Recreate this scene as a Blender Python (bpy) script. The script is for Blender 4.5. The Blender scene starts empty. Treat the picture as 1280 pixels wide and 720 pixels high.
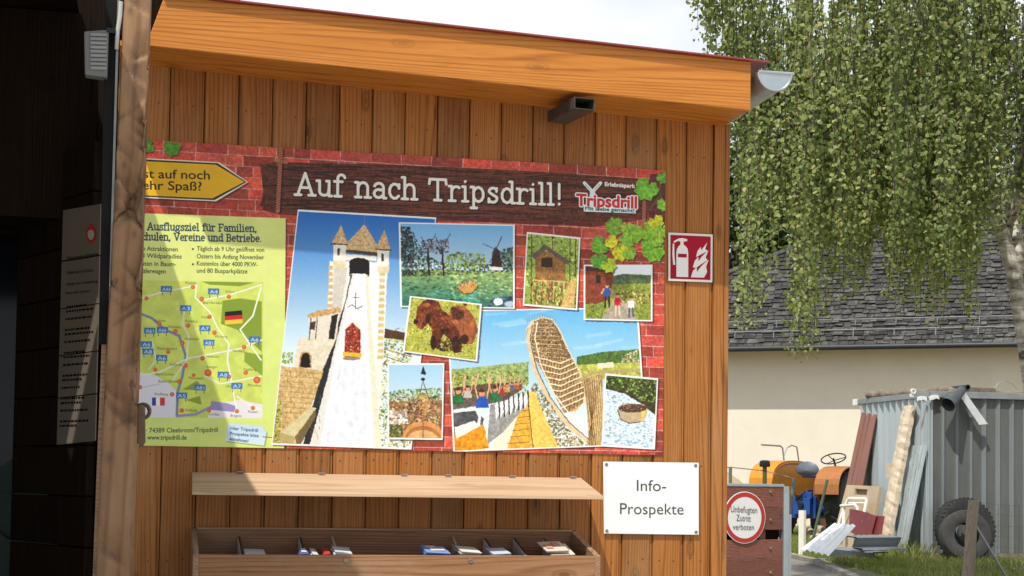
import bpy, bmesh, math, random
import numpy as np
from mathutils import Vector, Matrix, noise
R = math.radians
random.seed(7); rng = np.random.default_rng(7)
SC = bpy.context.scene
COL = SC.collection

# ------------------------------------------------------------------ camera
F, PYC = 2000.0, 514.7                    # focal length and principal row, in pixels of a 1280x720 frame
YAW, PITCH, ROLL = R(12.484), R(2.5055), R(0.8155)
CAM = Vector((0.0, -6.6, 0.95))
fwd = Vector((math.sin(YAW)*math.cos(PITCH), math.cos(YAW)*math.cos(PITCH), math.sin(PITCH)))
rt0 = Vector((math.cos(YAW), -math.sin(YAW), 0)); up0 = rt0.cross(fwd)
rt = math.cos(ROLL)*rt0 + math.sin(ROLL)*up0
up = math.cos(ROLL)*up0 - math.sin(ROLL)*rt0
cd = bpy.data.cameras.new('camera'); cam = bpy.data.objects.new('camera', cd); COL.objects.link(cam)
cam.matrix_world = Matrix(((rt.x, up.x, -fwd.x, CAM.x), (rt.y, up.y, -fwd.y, CAM.y), (rt.z, up.z, -fwd.z, CAM.z), (0, 0, 0, 1)))
cd.sensor_width = 36; cd.lens = F/1280*36; cd.shift_y = (PYC-360)/1280; cd.clip_end = 3000; cd.clip_start = .05
SC.camera = cam

def ray(px, py): return rt*((px-640)/F) - up*((py-PYC)/F) + fwd
def on_plane(px, py, p, n):
    d = ray(px, py); n = Vector(n); return CAM + d*((Vector(p)-CAM).dot(n)/d.dot(n))
def on_y(px, py, y): return on_plane(px, py, (0, y, 0), (0, 1, 0))
def on_x(px, py, x): return on_plane(px, py, (x, 0, 0), (1, 0, 0))
def on_z(px, py, z=0): return on_plane(px, py, (0, 0, z), (0, 0, 1))
def depth(px, py, d): return CAM + ray(px, py)*d
def proj(P):
    v = Vector(P)-CAM; z = v.dot(fwd); return (640+F*v.dot(rt)/z, PYC-F*v.dot(up)/z)

# ------------------------------------------------------------------ light
SUN = Vector((0.369, 0.44, -1.0)).normalized()       # direction the sunlight travels
world = bpy.data.worlds.new('World'); SC.world = world; world.use_nodes = True
nt = world.node_tree; nt.nodes.clear()
out = nt.nodes.new('ShaderNodeOutputWorld'); bg = nt.nodes.new('ShaderNodeBackground')
sky = nt.nodes.new('ShaderNodeTexSky'); sky.sky_type = 'NISHITA'; sky.sun_disc = False
sky.sun_elevation = math.asin(-SUN.z); sky.sun_rotation = math.atan2(-SUN.x, -SUN.y)
sky.air_density = 1.0; sky.dust_density = 1.5; sky.ozone_density = 1.0
tc = nt.nodes.new('ShaderNodeTexCoord'); mp = nt.nodes.new('ShaderNodeMapping'); mp.inputs['Scale'].default_value = (1, 1, 2.2)
mp.inputs['Location'].default_value = (.35, .2, .1)
cl = nt.nodes.new('ShaderNodeTexNoise'); cl.inputs['Scale'].default_value = 2.6; cl.inputs['Detail'].default_value = 9; cl.inputs['Roughness'].default_value = .56
cr = nt.nodes.new('ShaderNodeValToRGB'); cr.color_ramp.elements[0].position = .30; cr.color_ramp.elements[1].position = .52
sh = nt.nodes.new('ShaderNodeTexNoise'); sh.inputs['Scale'].default_value = 4; sh.inputs['Detail'].default_value = 6
sr = nt.nodes.new('ShaderNodeValToRGB'); sr.color_ramp.elements[0].color = (4.0, 4.45, 5.1, 1); sr.color_ramp.elements[1].color = (6.7, 6.85, 7.0, 1)
sr.color_ramp.elements[0].position = .35; sr.color_ramp.elements[1].position = .65
mx = nt.nodes.new('ShaderNodeMixRGB'); L = nt.links.new
L(tc.outputs['Generated'], mp.inputs[0]); L(mp.outputs[0], cl.inputs[0]); L(cl.outputs[0], cr.inputs[0]); L(mp.outputs[0], sh.inputs[0]); L(sh.outputs[0], sr.inputs[0])
L(cr.outputs[0], mx.inputs[0]); L(sky.outputs[0], mx.inputs[1]); L(sr.outputs[0], mx.inputs[2]); L(mx.outputs[0], bg.inputs[0])
bg.inputs[1].default_value = 0.15; L(bg.outputs[0], out.inputs[0])
sl = bpy.data.lights.new('sun', 'SUN'); sl.energy = 4.1; sl.angle = R(.53); sl.color = (1, .95, .86)
so = bpy.data.objects.new('sun', sl); COL.objects.link(so); so.rotation_euler = SUN.to_track_quat('-Z', 'Y').to_euler(); so.location = (-4, -6, 12)
SC.view_settings.view_transform = 'Standard'; SC.view_settings.look = 'None'; SC.view_settings.gamma = 1
SC.view_settings.use_curve_mapping = False; SC.view_settings.exposure = 0.16

# ------------------------------------------------------------------ mesh builder
class MB:
    def __init__(s): s.v = []; s.f = []; s.r = []; s.m = []; s.mi = 0
    def add(s, vs, fs, rnd=None):
        o = len(s.v); s.v += [tuple(v) for v in vs]; r = random.random() if rnd is None else rnd
        for f in fs: s.f.append([i+o for i in f]); s.r.append(r); s.m.append(s.mi)
        return s
    def box(s, lo, hi, rnd=None):
        (a, b, c), (d, e, f) = lo, hi
        return s.add([(a,b,c),(d,b,c),(d,e,c),(a,e,c),(a,b,f),(d,b,f),(d,e,f),(a,e,f)], BOXF, rnd)
    def obox(s, c, X, Y, Z, rnd=None):                 # oriented box: centre and three half vectors
        c, X, Y, Z = map(Vector, (c, X, Y, Z))
        return s.add([c-X-Y-Z, c+X-Y-Z, c+X+Y-Z, c-X+Y-Z, c-X-Y+Z, c+X-Y+Z, c+X+Y+Z, c-X+Y+Z], BOXF, rnd)
    def prism(s, pts, vec, rnd=None):                  # polygon swept along vec
        pts = [Vector(p) for p in pts]; vec = Vector(vec); n = len(pts)
        return s.add(pts+[p+vec for p in pts], [list(range(n))[::-1], list(range(n, 2*n))]+[[i, (i+1) % n, n+(i+1) % n, n+i] for i in range(n)], rnd)
    def tube(s, path, rad, n=8, cap=True, rnd=None, sq=1.0):
        P = [Vector(p) for p in path]; rad = rad if hasattr(rad, '__len__') else [rad]*len(P)
        vs = []; fs = []; a = None
        for i, p in enumerate(P):
            t = (P[min(i+1, len(P)-1)]-P[max(i-1, 0)]).normalized()
            if a is None: a = t.orthogonal().normalized()
            a = (a - t*a.dot(t)).normalized(); b = t.cross(a)
            for k in range(n):
                w = 2*math.pi*k/n; vs.append(p+(a*math.cos(w)+b*math.sin(w)*sq)*rad[i])
        for i in range(len(P)-1):
            for k in range(n): fs.append([i*n+k, i*n+(k+1) % n, (i+1)*n+(k+1) % n, (i+1)*n+k])
        if cap: fs += [list(range(n))[::-1], [(len(P)-1)*n+k for k in range(n)]]
        return s.add(vs, fs, rnd)
    def lathe(s, c, axis, prof, n=24, rnd=None, closed=False):         # prof: (radius, along)
        c = Vector(c); t = Vector(axis).normalized(); a = t.orthogonal().normalized(); b = t.cross(a); vs = []; fs = []; m = len(prof)
        for (r, h) in prof:
            for k in range(n):
                w = 2*math.pi*k/n; vs.append(c+t*h+(a*math.cos(w)+b*math.sin(w))*r)
        for i in range(m if closed else m-1):
            j = (i+1) % m
            for k in range(n): fs.append([i*n+k, i*n+(k+1) % n, j*n+(k+1) % n, j*n+k])
        if not closed:
            if prof[0][0] > 1e-6: fs.append(list(range(n))[::-1])
            if prof[-1][0] > 1e-6: fs.append([(m-1)*n+k for k in range(n)])
        return s.add(vs, fs, rnd)
    def disc(s, c, nrm, r, h, n=20, rnd=None): return s.lathe(c, nrm, [(r, 0), (r, h*.7), (r*.8, h)], n, rnd)
BOXF = [[0,3,2,1],[4,5,6,7],[0,1,5,4],[1,2,6,5],[2,3,7,6],[3,0,4,7]]

def B(name, mb, mat, parent=None, smooth=False, bevel=0, uv=None, base=None, fixn=True):
    me = bpy.data.meshes.new(name)
    if parent is not None: o0 = Vector(parent['_w'])
    else:
        a = np.array(mb.v); o0 = Vector(((a[:,0].min()+a[:,0].max())/2, (a[:,1].min()+a[:,1].max())/2, a[:,2].min())) if base is None else Vector(base)
    me.from_pydata([tuple(Vector(v)-o0) for v in mb.v] if len(mb.v) < 20000 else (np.array(mb.v)-np.array(o0)).tolist(), [], mb.f)
    at = me.attributes.new('rnd', 'FLOAT', 'FACE'); at.data.foreach_set('value', np.array(mb.r, dtype=np.float32))
    mats = mat if isinstance(mat, (list, tuple)) else [mat]
    for m in mats: me.materials.append(m)
    if len(mats) > 1: me.polygons.foreach_set('material_index', mb.m)
    if fixn and len(mb.f) < 20000:
        bm = bmesh.new(); bm.from_mesh(me); bmesh.ops.recalc_face_normals(bm, faces=bm.faces); bm.to_mesh(me); bm.free()
    if smooth:
        me.polygons.foreach_set('use_smooth', [True]*len(me.polygons))
        if smooth != 'all': me.set_sharp_from_angle(angle=R(38))
    o = bpy.data.objects.new(name, me); COL.objects.link(o)
    if parent is not None: o.parent = parent; o['_w'] = parent['_w']
    else: o.location = o0; o['_w'] = tuple(o0)
    if bevel:
        md = o.modifiers.new('Bevel', 'BEVEL'); md.width = bevel; md.segments = 2; md.limit_method = 'ANGLE'; md.angle_limit = R(40)
    return o
def thing(name, loc, label, cat, group=None):
    o = bpy.data.objects.new(name, None); COL.objects.link(o); o.location = loc; o['_w'] = tuple(loc); o.empty_display_size = .1
    return tag(o, label, cat, group)
def tag(o, label, cat, group=None, kind=None):
    if label: o['label'] = label
    if cat: o['category'] = cat
    if group: o['group'] = group
    if kind: o['kind'] = kind
    return o

# ------------------------------------------------------------------ materials
def nodes(name):
    m = bpy.data.materials.new(name); m.use_nodes = True; t = m.node_tree; b = t.nodes['Principled BSDF']; return m, t, b
def N(t, ty, **kw):
    n = t.nodes.new(ty)
    for k, v in kw.items():
        if k in n.inputs: n.inputs[k].default_value = v
        else: setattr(n, k, v)
    return n
def ramp(t, src, stops):
    r = t.nodes.new('ShaderNodeValToRGB'); e = r.color_ramp.elements
    while len(e) < len(stops): e.new(.5)
    for el, (p, c) in zip(e, stops): el.position = p; el.color = c if len(c) == 4 else (*c, 1)
    t.links.new(src, r.inputs[0]); return r
def coords(t, scale, useR=True):
    tc = N(t, 'ShaderNodeTexCoord'); mp = N(t, 'ShaderNodeMapping'); mp.inputs['Scale'].default_value = scale
    if useR:
        at = N(t, 'ShaderNodeAttribute', attribute_name='rnd'); ml = N(t, 'ShaderNodeVectorMath', operation='SCALE'); ml.inputs[3].default_value = 17.3
        cb = N(t, 'ShaderNodeCombineXYZ'); 
        for i in range(3): t.links.new(at.outputs['Fac'], cb.inputs[i])
        t.links.new(cb.outputs[0], ml.inputs[0]); ad = N(t, 'ShaderNodeVectorMath', operation='ADD')
        t.links.new(tc.outputs['Object'], ad.inputs[0]); t.links.new(ml.outputs[0], ad.inputs[1]); t.links.new(ad.outputs[0], mp.inputs[0])
    else: t.links.new(tc.outputs['Object'], mp.inputs[0])
    return mp.outputs[0]
def mixc(t, a, b, fac, mode='MIX'):
    m = N(t, 'ShaderNodeMixRGB', blend_type=mode)
    for i, v in ((0, fac), (1, a), (2, b)):
        if hasattr(v, 'is_linked') or hasattr(v, 'links'): t.links.new(v, m.inputs[i])
        else: m.inputs[i].default_value = v if i == 0 else (*v, 1)
    return m.outputs[0]
def wood(name, dark, mid, light, axis=2, rough=.6, knots=.5, var=.25, grain=1.0, weather=None, bump=.25, spec=.3, wsc=1.0, stain=None):
    m, t, b = nodes(name)
    s = [60*grain]*3; s[axis] = 2.4*grain
    v = coords(t, s)
    n1 = N(t, 'ShaderNodeTexNoise', Scale=1.0, Detail=6.0, Roughness=.62, Distortion=1.4); t.links.new(v, n1.inputs[0])
    s2 = [1.0]*3; s2[axis] = .07
    v2 = coords(t, s2); wv = N(t, 'ShaderNodeTexWave', wave_type='BANDS', bands_direction='Z' if axis != 2 else 'X', wave_profile='SAW')        # growth rings cut lengthways
    for k_, x_ in (('Scale', 20*grain), ('Distortion', 44.0), ('Detail', 1.4), ('Detail Scale', .26), ('Detail Roughness', .5)): wv.inputs[k_].default_value = x_
    t.links.new(v2, wv.inputs[0]); wr_ = ramp(t, wv.outputs[0], [(0, (.75,)*3), (.55, (.6,)*3), (.82, (.12,)*3), (1, (.7,)*3)])
    gm = N(t, 'ShaderNodeMixRGB'); gm.inputs[0].default_value = .40; t.links.new(n1.outputs[0], gm.inputs[1]); t.links.new(wr_.outputs[0], gm.inputs[2])
    rp = ramp(t, gm.outputs[0], [(.25, dark), (.52, mid), (.74, light)])
    c = rp.outputs[0]
    # knots
    s3 = [6.5]*3; s3[axis] = 2.6
    v3 = coords(t, s3); vo = N(t, 'ShaderNodeTexVoronoi', Scale=1.0, Randomness=1.0); t.links.new(v3, vo.inputs[0])
    kr = ramp(t, vo.outputs['Distance'], [(.05, (1, 1, 1)), (.085, (.25, .25, .25)), (.11, (.7, .7, .7)), (.16, (0, 0, 0))])
    kk = N(t, 'ShaderNodeMath', operation='MULTIPLY'); kk.inputs[1].default_value = knots; t.links.new(kr.outputs[0], kk.inputs[0])
    c = mixc(t, c, tuple(x*.35 for x in dark), kk.outputs[0])
    # board to board variation and broad weathering
    at = N(t, 'ShaderNodeAttribute', attribute_name='rnd')
    vr = ramp(t, at.outputs['Fac'], [(0, (1-var,)*3), (1, (1+var,)*3)]); c = mixc(t, c, vr.outputs[0], 1.0, 'MULTIPLY')
    if weather:
        s4 = [2.2*wsc]*3; s4[axis] = .7*wsc
        v4 = coords(t, s4); wn = N(t, 'ShaderNodeTexNoise', Scale=1.2, Detail=8.0, Roughness=.7); t.links.new(v4, wn.inputs[0])
        wr = ramp(t, wn.outputs[0], [(.5, (0, 0, 0)), (.68, (1, 1, 1))]); wk = N(t, 'ShaderNodeMath', operation='MULTIPLY'); wk.inputs[1].default_value = weather[1]
        t.links.new(wr.outputs[0], wk.inputs[0]); c = mixc(t, c, weather[0], wk.outputs[0])
    if stain:
        sa = N(t, 'ShaderNodeAttribute', attribute_name='stain'); c = mixc(t, c, stain, sa.outputs['Fac'])
    t.links.new(c, b.inputs['Base Color']); b.inputs['Roughness'].default_value = rough; b.inputs['Specular IOR Level'].default_value = spec
    bp = N(t, 'ShaderNodeBump', Strength=bump, Distance=.004); t.links.new(gm.outputs[0], bp.inputs['Height']); t.links.new(bp.outputs[0], b.inputs['Normal'])
    return m
def plain(name, col, rough=.6, metal=0.0, var=.18, scale=6.0, stretch=(1, 1, 1), bump=0, dirt=None, spec=.4, fine=0):
    m, t, b = nodes(name); v = coords(t, stretch)
    n = N(t, 'ShaderNodeTexNoise', Scale=scale, Detail=7.0, Roughness=.65); t.links.new(v, n.inputs[0])
    r = ramp(t, n.outputs[0], [(.3, tuple(x*(1-var) for x in col)), (.7, tuple(min(1, x*(1+var)) for x in col))]); c = r.outputs[0]
    if dirt:
        n2 = N(t, 'ShaderNodeTexNoise', Scale=scale*.6, Detail=10.0, Roughness=.75, Distortion=.5); t.links.new(v, n2.inputs[0])
        dr = ramp(t, n2.outputs[0], [(.5, (0, 0, 0)), (.66, (1, 1, 1))]); k = N(t, 'ShaderNodeMath', operation='MULTIPLY'); k.inputs[1].default_value = dirt[1]
        t.links.new(dr.outputs[0], k.inputs[0]); c = mixc(t, c, dirt[0], k.outputs[0])
    t.links.new(c, b.inputs['Base Color']); b.inputs['Roughness'].default_value = rough; b.inputs['Metallic'].default_value = metal; b.inputs['Specular IOR Level'].default_value = spec
    if bump:
        n3 = N(t, 'ShaderNodeTexNoise', Scale=fine or scale*6, Detail=6.0); t.links.new(v, n3.inputs[0])
        bp = N(t, 'ShaderNodeBump', Strength=bump, Distance=.01); t.links.new(n3.outputs[0], bp.inputs['Height']); t.links.new(bp.outputs[0], b.inputs['Normal'])
    return m
def leafmat(name, stops, trans=.35, rough=.45):
    m, t, b = nodes(name); at = N(t, 'ShaderNodeAttribute', attribute_name='rnd')
    r = ramp(t, at.outputs['Fac'], stops); t.links.new(r.outputs[0], b.inputs['Base Color']); b.inputs['Roughness'].default_value = rough
    b.inputs['Specular IOR Level'].default_value = .35
    tr = N(t, 'ShaderNodeBsdfTranslucent'); hs = N(t, 'ShaderNodeHueSaturation', Saturation=1.15, Value=1.5); t.links.new(r.outputs[0], hs.inputs['Color']); t.links.new(hs.outputs[0], tr.inputs[0])
    mx = N(t, 'ShaderNodeMixShader'); mx.inputs[0].default_value = trans; o = t.nodes['Material Output']
    t.links.new(b.outputs[0], mx.inputs[1]); t.links.new(tr.outputs[0], mx.inputs[2]); t.links.new(mx.outputs[0], o.inputs[0]); return m

W_WALL = wood('stained_board', (.140,.043,.009), (.295,.107,.021), (.40,.165,.038), 2, .55, .75, .22, 1.0, ((.40,.24,.11), .38))
W_BEAM = wood('stained_beam', (.29,.088,.012), (.50,.178,.026), (.60,.245,.048), 0, .5, .32, .05, .8)
W_GREY = wood('weathered_wood', (.20,.115,.065), (.36,.225,.135), (.47,.31,.20), 0, .75, .5, .15, 1.0, ((.33,.25,.18), .5))
W_LID = wood('pale_lid_wood', (.33,.20,.115), (.46,.31,.19), (.53,.375,.25), 0, .7, .35, .05, .8, ((.55,.45,.35), .4))
W_INB = wood('brown_box_wood', (.13,.055,.028), (.25,.115,.06), (.34,.18,.10), 0, .75, .55, .2, 1.0, ((.36,.24,.16), .3))
W_DARK = wood('shaded_porch_wood', (.006,.0035,.002), (.013,.0075,.004), (.022,.012,.006), 2, .8, .4, .25, spec=.06)  # dark wood taken to near black: porch shade put into the colour
W_RED = wood('red_brown_plank', (.10,.035,.025), (.20,.075,.05), (.28,.12,.085), 0, .7, .5, .2)
M_ZINC = plain('zinc', (.48,.53,.55), .38, .75, .12, 5, dirt=((.35,.38,.38), .4))
M_STEEL = plain('dull_steel', (.30,.31,.32), .45, .6, .15, 9)
M_BLACK = plain('black_metal', (.012,.012,.013), .4, 0, .2, 8)
M_WHITE = plain('white_sheet', (.82,.84,.84), .45, 0, .03, 2, dirt=((.70,.73,.72), .35))
M_INK = plain('grey_ink', (.055,.06,.065), .6, 0, .05)
M_SCREW = plain('screw_metal', (.30,.26,.20), .4, .7, .3, 40)
# ------------------------------------------------------------------ a small painter for printed sheets (print colours, sRGB)
def text_tris(s):
    cu = bpy.data.curves.new('tmp', 'FONT'); cu.body = s; cu.resolution_u = 4; o = bpy.data.objects.new('tmp', cu); COL.objects.link(o)
    dg = bpy.context.evaluated_depsgraph_get(); dg.update(); me = o.evaluated_get(dg).to_mesh(); me.calc_loop_triangles()
    v = np.array([x.co[:2] for x in me.vertices]); t = np.array([x.vertices[:] for x in me.loop_triangles]).reshape(-1, 3)
    o.to_mesh_clear(); bpy.data.objects.remove(o); bpy.data.curves.remove(cu); return v, t
_tc = {}
class Canvas:
    def __init__(s, w, h, tf, bg=(1, 1, 1)):
        s.w, s.h, s.tf = w, h, tf; s.a = np.ones((h, w, 3))*np.array(bg); s.clip = None
        s.fb = {}
    def T(s, pts): return np.array([s.tf(p) for p in pts], float)
    def noise(s, cell, seed=0, oct=4):
        k = (cell, seed, oct)
        if k not in s.fb:
            g = np.random.default_rng(seed+int(cell*10)); acc = np.zeros((s.h, s.w)); amp = 1; tot = 0; c = cell
            for _ in range(oct):
                gh, gw = int(s.h/c)+3, int(s.w/c)+3; q = g.random((gh, gw))
                y = np.arange(s.h)/c; x = np.arange(s.w)/c; yi = y.astype(int); xi = x.astype(int); fy = (y-yi)[:, None]; fx = (x-xi)[None]
                fy = fy*fy*(3-2*fy); fx = fx*fx*(3-2*fx)
                A = q[np.ix_(yi, xi)]; Bq = q[np.ix_(yi, xi+1)]; C = q[np.ix_(yi+1, xi)]; D = q[np.ix_(yi+1, xi+1)]
                acc += amp*((A*(1-fx)+Bq*fx)*(1-fy)+(C*(1-fx)+D*fx)*fy); tot += amp; amp *= .55; c = max(1.5, c/2)
            s.fb[k] = acc/tot
        return s.fb[k]
    def mask(s, P, ss=3):
        x0, y0 = np.floor(P.min(0)).astype(int)-1; x1, y1 = np.ceil(P.max(0)).astype(int)+2
        x0, y0 = max(0, x0), max(0, y0); x1, y1 = min(s.w, x1), min(s.h, y1)
        if x1 <= x0 or y1 <= y0: return None
        xs = x0+(np.arange((x1-x0)*ss)+.5)/ss; ys = y0+(np.arange((y1-y0)*ss)+.5)/ss; m = np.zeros((len(ys), len(xs)), bool)
        for i in range(len(P)):
            (ax, ay), (bx, by) = P[i], P[(i+1) % len(P)]
            if ay == by: continue
            r = (ys >= min(ay, by)) & (ys < max(ay, by))
            if not r.any(): continue
            xc = ax+(ys[r]-ay)*(bx-ax)/(by-ay); m[r] ^= xs[None] > xc[:, None]
        return (slice(y0, y1), slice(x0, x1)), m.reshape(y1-y0, ss, x1-x0, ss).mean((1, 3))
    def blend(s, reg, m, col):
        if s.clip is not None: m = m*s.clip[reg]
        s.a[reg] = s.a[reg]*(1-m[..., None])+np.asarray(col)*m[..., None]
    def poly(s, pts, col, al=1.0, tx=None, raw=False, grad=None):
        P = np.array(pts, float) if raw else s.T(pts); q = s.mask(P)
        if q is None: return
        reg, m = q; c = np.array(col, float)/255
        if grad is not None:
            yy = np.linspace(0, 1, s.h)[reg[0]]; lo, hi = P[:, 1].min(), P[:, 1].max(); t = np.clip((np.arange(reg[0].start, reg[0].stop)-lo)/(hi-lo+1e-9), 0, 1)[:, None, None]
            c = c*(1-t)+np.array(grad)/255*t; c = np.broadcast_to(c, m.shape+(3,))
        if tx is not None:
            n = s.noise(tx[0], tx[2] if len(tx) > 2 else 0)[reg]; c = np.clip(c*(1+(n-.5)*2*tx[1])[..., None], 0, 1)
        s.blend(reg, m*al, c)
    def line(s, pts, w, col, al=1.0, raw=False, px=True):
        P = np.array(pts, float) if raw else s.T(pts); w = w*s.k if px else w
        x0, y0 = np.floor(P.min(0)-w-2).astype(int); x1, y1 = np.ceil(P.max(0)+w+2).astype(int)
        x0, y0 = max(0, x0), max(0, y0); x1, y1 = min(s.w, x1), min(s.h, y1)
        if x1 <= x0 or y1 <= y0: return
        xs = np.arange(x0, x1)[None]+.5; ys = np.arange(y0, y1)[:, None]+.5; d = np.full((y1-y0, x1-x0), 1e9)
        for (ax, ay), (bx, by) in zip(P[:-1], P[1:]):
            dx, dy = bx-ax, by-ay; t = np.clip(((xs-ax)*dx+(ys-ay)*dy)/(dx*dx+dy*dy+1e-9), 0, 1); d = np.minimum(d, np.hypot(xs-ax-t*dx, ys-ay-t*dy))
        s.blend((slice(y0, y1), slice(x0, x1)), np.clip(w/2-d+.5, 0, 1)*al, np.array(col)/255)
    def ell(s, c, rx, ry, col, al=1.0, rot=0, tx=None):
        w = np.linspace(0, 2*np.pi, 22)[:-1]; x = np.cos(w)*rx; y = np.sin(w)*ry
        s.poly(list(zip(c[0]+x*math.cos(rot)-y*math.sin(rot), c[1]+x*math.sin(rot)+y*math.cos(rot))), col, al, tx)
    def dabs(s, pts, n, size, cols, seed=1, asp=1.0, al=.66, jit=.2):
        """n small irregular dabs of print colour inside the polygon pts"""
        P = s.T(pts); q = s.mask(P, 1)
        if q is None: return
        reg, m = q; old = s.clip; g = np.random.default_rng(seed)
        if old is not None: m = m*old[reg]
        ys, xs = np.nonzero(m > .5)
        if len(ys) == 0: return
        n = int(n*1.9); ii = g.integers(0, len(ys), n); X = xs[ii]+reg[1].start; Y = ys[ii]+reg[0].start; cols = np.array(cols, float)/255
        full = np.zeros((s.h, s.w)); full[reg] = m
        for x, y in zip(X, Y):
            r = g.uniform(*size)*s.k*.34; c = np.clip(cols[g.integers(len(cols))]*(1+g.uniform(-jit, jit)*2), 0, 1); rx, ry = r*g.uniform(.7, 1.3), r*asp*g.uniform(.6, 1.3)
            a0, a1, b0, b1 = max(0, int(x-rx-1)), min(s.w, int(x+rx+2)), max(0, int(y-ry-1)), min(s.h, int(y+ry+2))
            yy = np.arange(b0, b1)[:, None]+.5; xx = np.arange(a0, a1)[None]+.5
            d = np.clip((1.05-np.hypot((xx-x)/rx, (yy-y)/ry))*min(rx, ry), 0, 1)*al*full[b0:b1, a0:a1]
            s.a[b0:b1, a0:a1] = s.a[b0:b1, a0:a1]*(1-d[..., None])+c*d[..., None]
    def text(s, body, p0, p1, cap, col, al=1.0, bold=0, fit=True):
        """built-in font: baseline from pixel p0 to p1 (its full width), capital height in photo pixels"""
        if body not in _tc: _tc[body] = text_tris(body)
        v, t = _tc[body]
        if len(t) == 0: return
        A, Bq = s.T([p0, p1]); x0, x1 = v[:, 0].min(), v[:, 0].max(); e = (Bq-A)/(x1-x0); u = np.array([e[1], -e[0]]); u = u/np.linalg.norm(u)*cap*s.k/.70
        P = A+(v[:, :1]-x0)*e+v[:, 1:]*u; ss = 4
        lo = np.maximum(np.floor(P.min(0)).astype(int)-2-int(bold*s.k+1), 0); hi = np.minimum(np.ceil(P.max(0)).astype(int)+3+int(bold*s.k+1), [s.w, s.h])
        if (hi <= lo).any(): return
        m = np.zeros(((hi[1]-lo[1])*ss, (hi[0]-lo[0])*ss), bool); Q = (P-lo)*ss
        for tri in t:
            a, b, c = Q[tri]; x0_, y0_ = np.maximum(np.floor(np.minimum(np.minimum(a, b), c)).astype(int), 0); x1_, y1_ = np.ceil(np.maximum(np.maximum(a, b), c)).astype(int)+1
            xx = np.arange(x0_, min(x1_, m.shape[1]))[None]+.5; yy = np.arange(y0_, min(y1_, m.shape[0]))[:, None]+.5
            if xx.size == 0 or yy.size == 0: continue
            f = lambda p, q: (q[0]-p[0])*(yy-p[1])-(q[1]-p[1])*(xx-p[0])
            k1, k2, k3 = f(a, b), f(b, c), f(c, a); m[y0_:y0_+yy.shape[0], x0_:x0_+xx.shape[1]] |= ((k1 >= 0) & (k2 >= 0) & (k3 >= 0)) | ((k1 <= 0) & (k2 <= 0) & (k3 <= 0))
        if bold:
            r = max(1, int(round(bold*s.k*ss))); o = m.copy()
            for dx in range(-r, r+1):
                h = int((r*r-dx*dx)**.5)
                for dy in sorted({-h, -h//2, 0, h//2, h}):
                    o |= np.roll(np.roll(m, dx, 1), dy, 0)
            m = o
        m = m.reshape(hi[1]-lo[1], ss, hi[0]-lo[0], ss).mean((1, 3))
        s.blend((slice(lo[1], hi[1]), slice(lo[0], hi[0])), m*al, np.array(col)/255)
    def quad_clip(s, q):
        s.clip = None; r = s.mask(s.T(q)); s.clip = np.zeros((s.h, s.w)); s.clip[r[0]] = r[1]
    def mfull(s, q):
        r = s.mask(s.T(q)); m = np.zeros((s.h, s.w)); m[r[0]] = r[1]; return m
    def grain(s, m):
        """break the painted edges of the photo prints and give them fine photographic texture"""
        yy, xx = np.mgrid[0:s.h, 0:s.w].astype(float); k = s.k; ins = m > .99
        for cell, amp, sd in ((9, 2.2, 60), (4, 1.7, 70)):
            dx = (s.noise(cell, sd, 2)-.5)*2*amp; dy = (s.noise(cell, sd+5, 2)-.5)*2*amp
            X_ = np.clip(xx+dx, 0, s.w-1).astype(int); Y_ = np.clip(yy+dy, 0, s.h-1).astype(int); ok = ins & ins[Y_, X_]
            w = s.a[Y_, X_]; s.a = np.where(ok[..., None], w*.75+s.a*.25, s.a)
        n = s.noise(4, 81, 2)-.5; n2 = s.noise(14, 82, 3)-.5; n3 = s.noise(6, 83, 2)-.5
        t = 1+n*.34+n2*.34; hue = np.stack([1+n3*.14, np.ones_like(n3), 1-n3*.14], -1)
        lum = s.a.mean(-1); det = np.clip(1.25-lum*1.2, .08, 1)*np.where(s.a[..., 2] > s.a[..., 0]+.1, .2, 1)          # little texture in skies and white water
        s.a = np.where(m[..., None] > 0, s.a*.6+.4*(s.a*s.a*(3-2*s.a)), s.a); q = s.a*(1+(t-1)*det)[..., None]*(1+(hue-1)*det[..., None]); s.a = s.a*(1-m[..., None])+np.clip(q, 0, 1)*m[..., None]
    def image(s, name):
        im = bpy.data.images.new(name, s.w, s.h); px = np.ones((s.h, s.w, 4), np.float32); px[..., :3] = np.clip(s.a[::-1], 0, 1); im.pixels.foreach_set(px.ravel()); im.pack(); return im
def printmat(name, im, rough=.35, gain=.88, spec=.3):
    m, t, b = nodes(name); tx = N(t, 'ShaderNodeTexImage'); tx.image = im; tx.interpolation = 'Linear'; tx.extension = 'EXTEND'
    g = mixc(t, tx.outputs[0], (gain,)*3, 1.0, 'MULTIPLY'); t.links.new(g, b.inputs['Base Color']); b.inputs['Roughness'].default_value = rough; b.inputs['Specular IOR Level'].default_value = spec
    n = N(t, 'ShaderNodeTexNoise', Scale=3.0, Detail=4.0); tcn = N(t, 'ShaderNodeTexCoord'); t.links.new(tcn.outputs['Object'], n.inputs[0])
    bp = N(t, 'ShaderNodeBump', Strength=.06, Distance=.02); t.links.new(n.outputs[0], bp.inputs['Height']); t.links.new(bp.outputs[0], b.inputs['Normal']); return m
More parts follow.
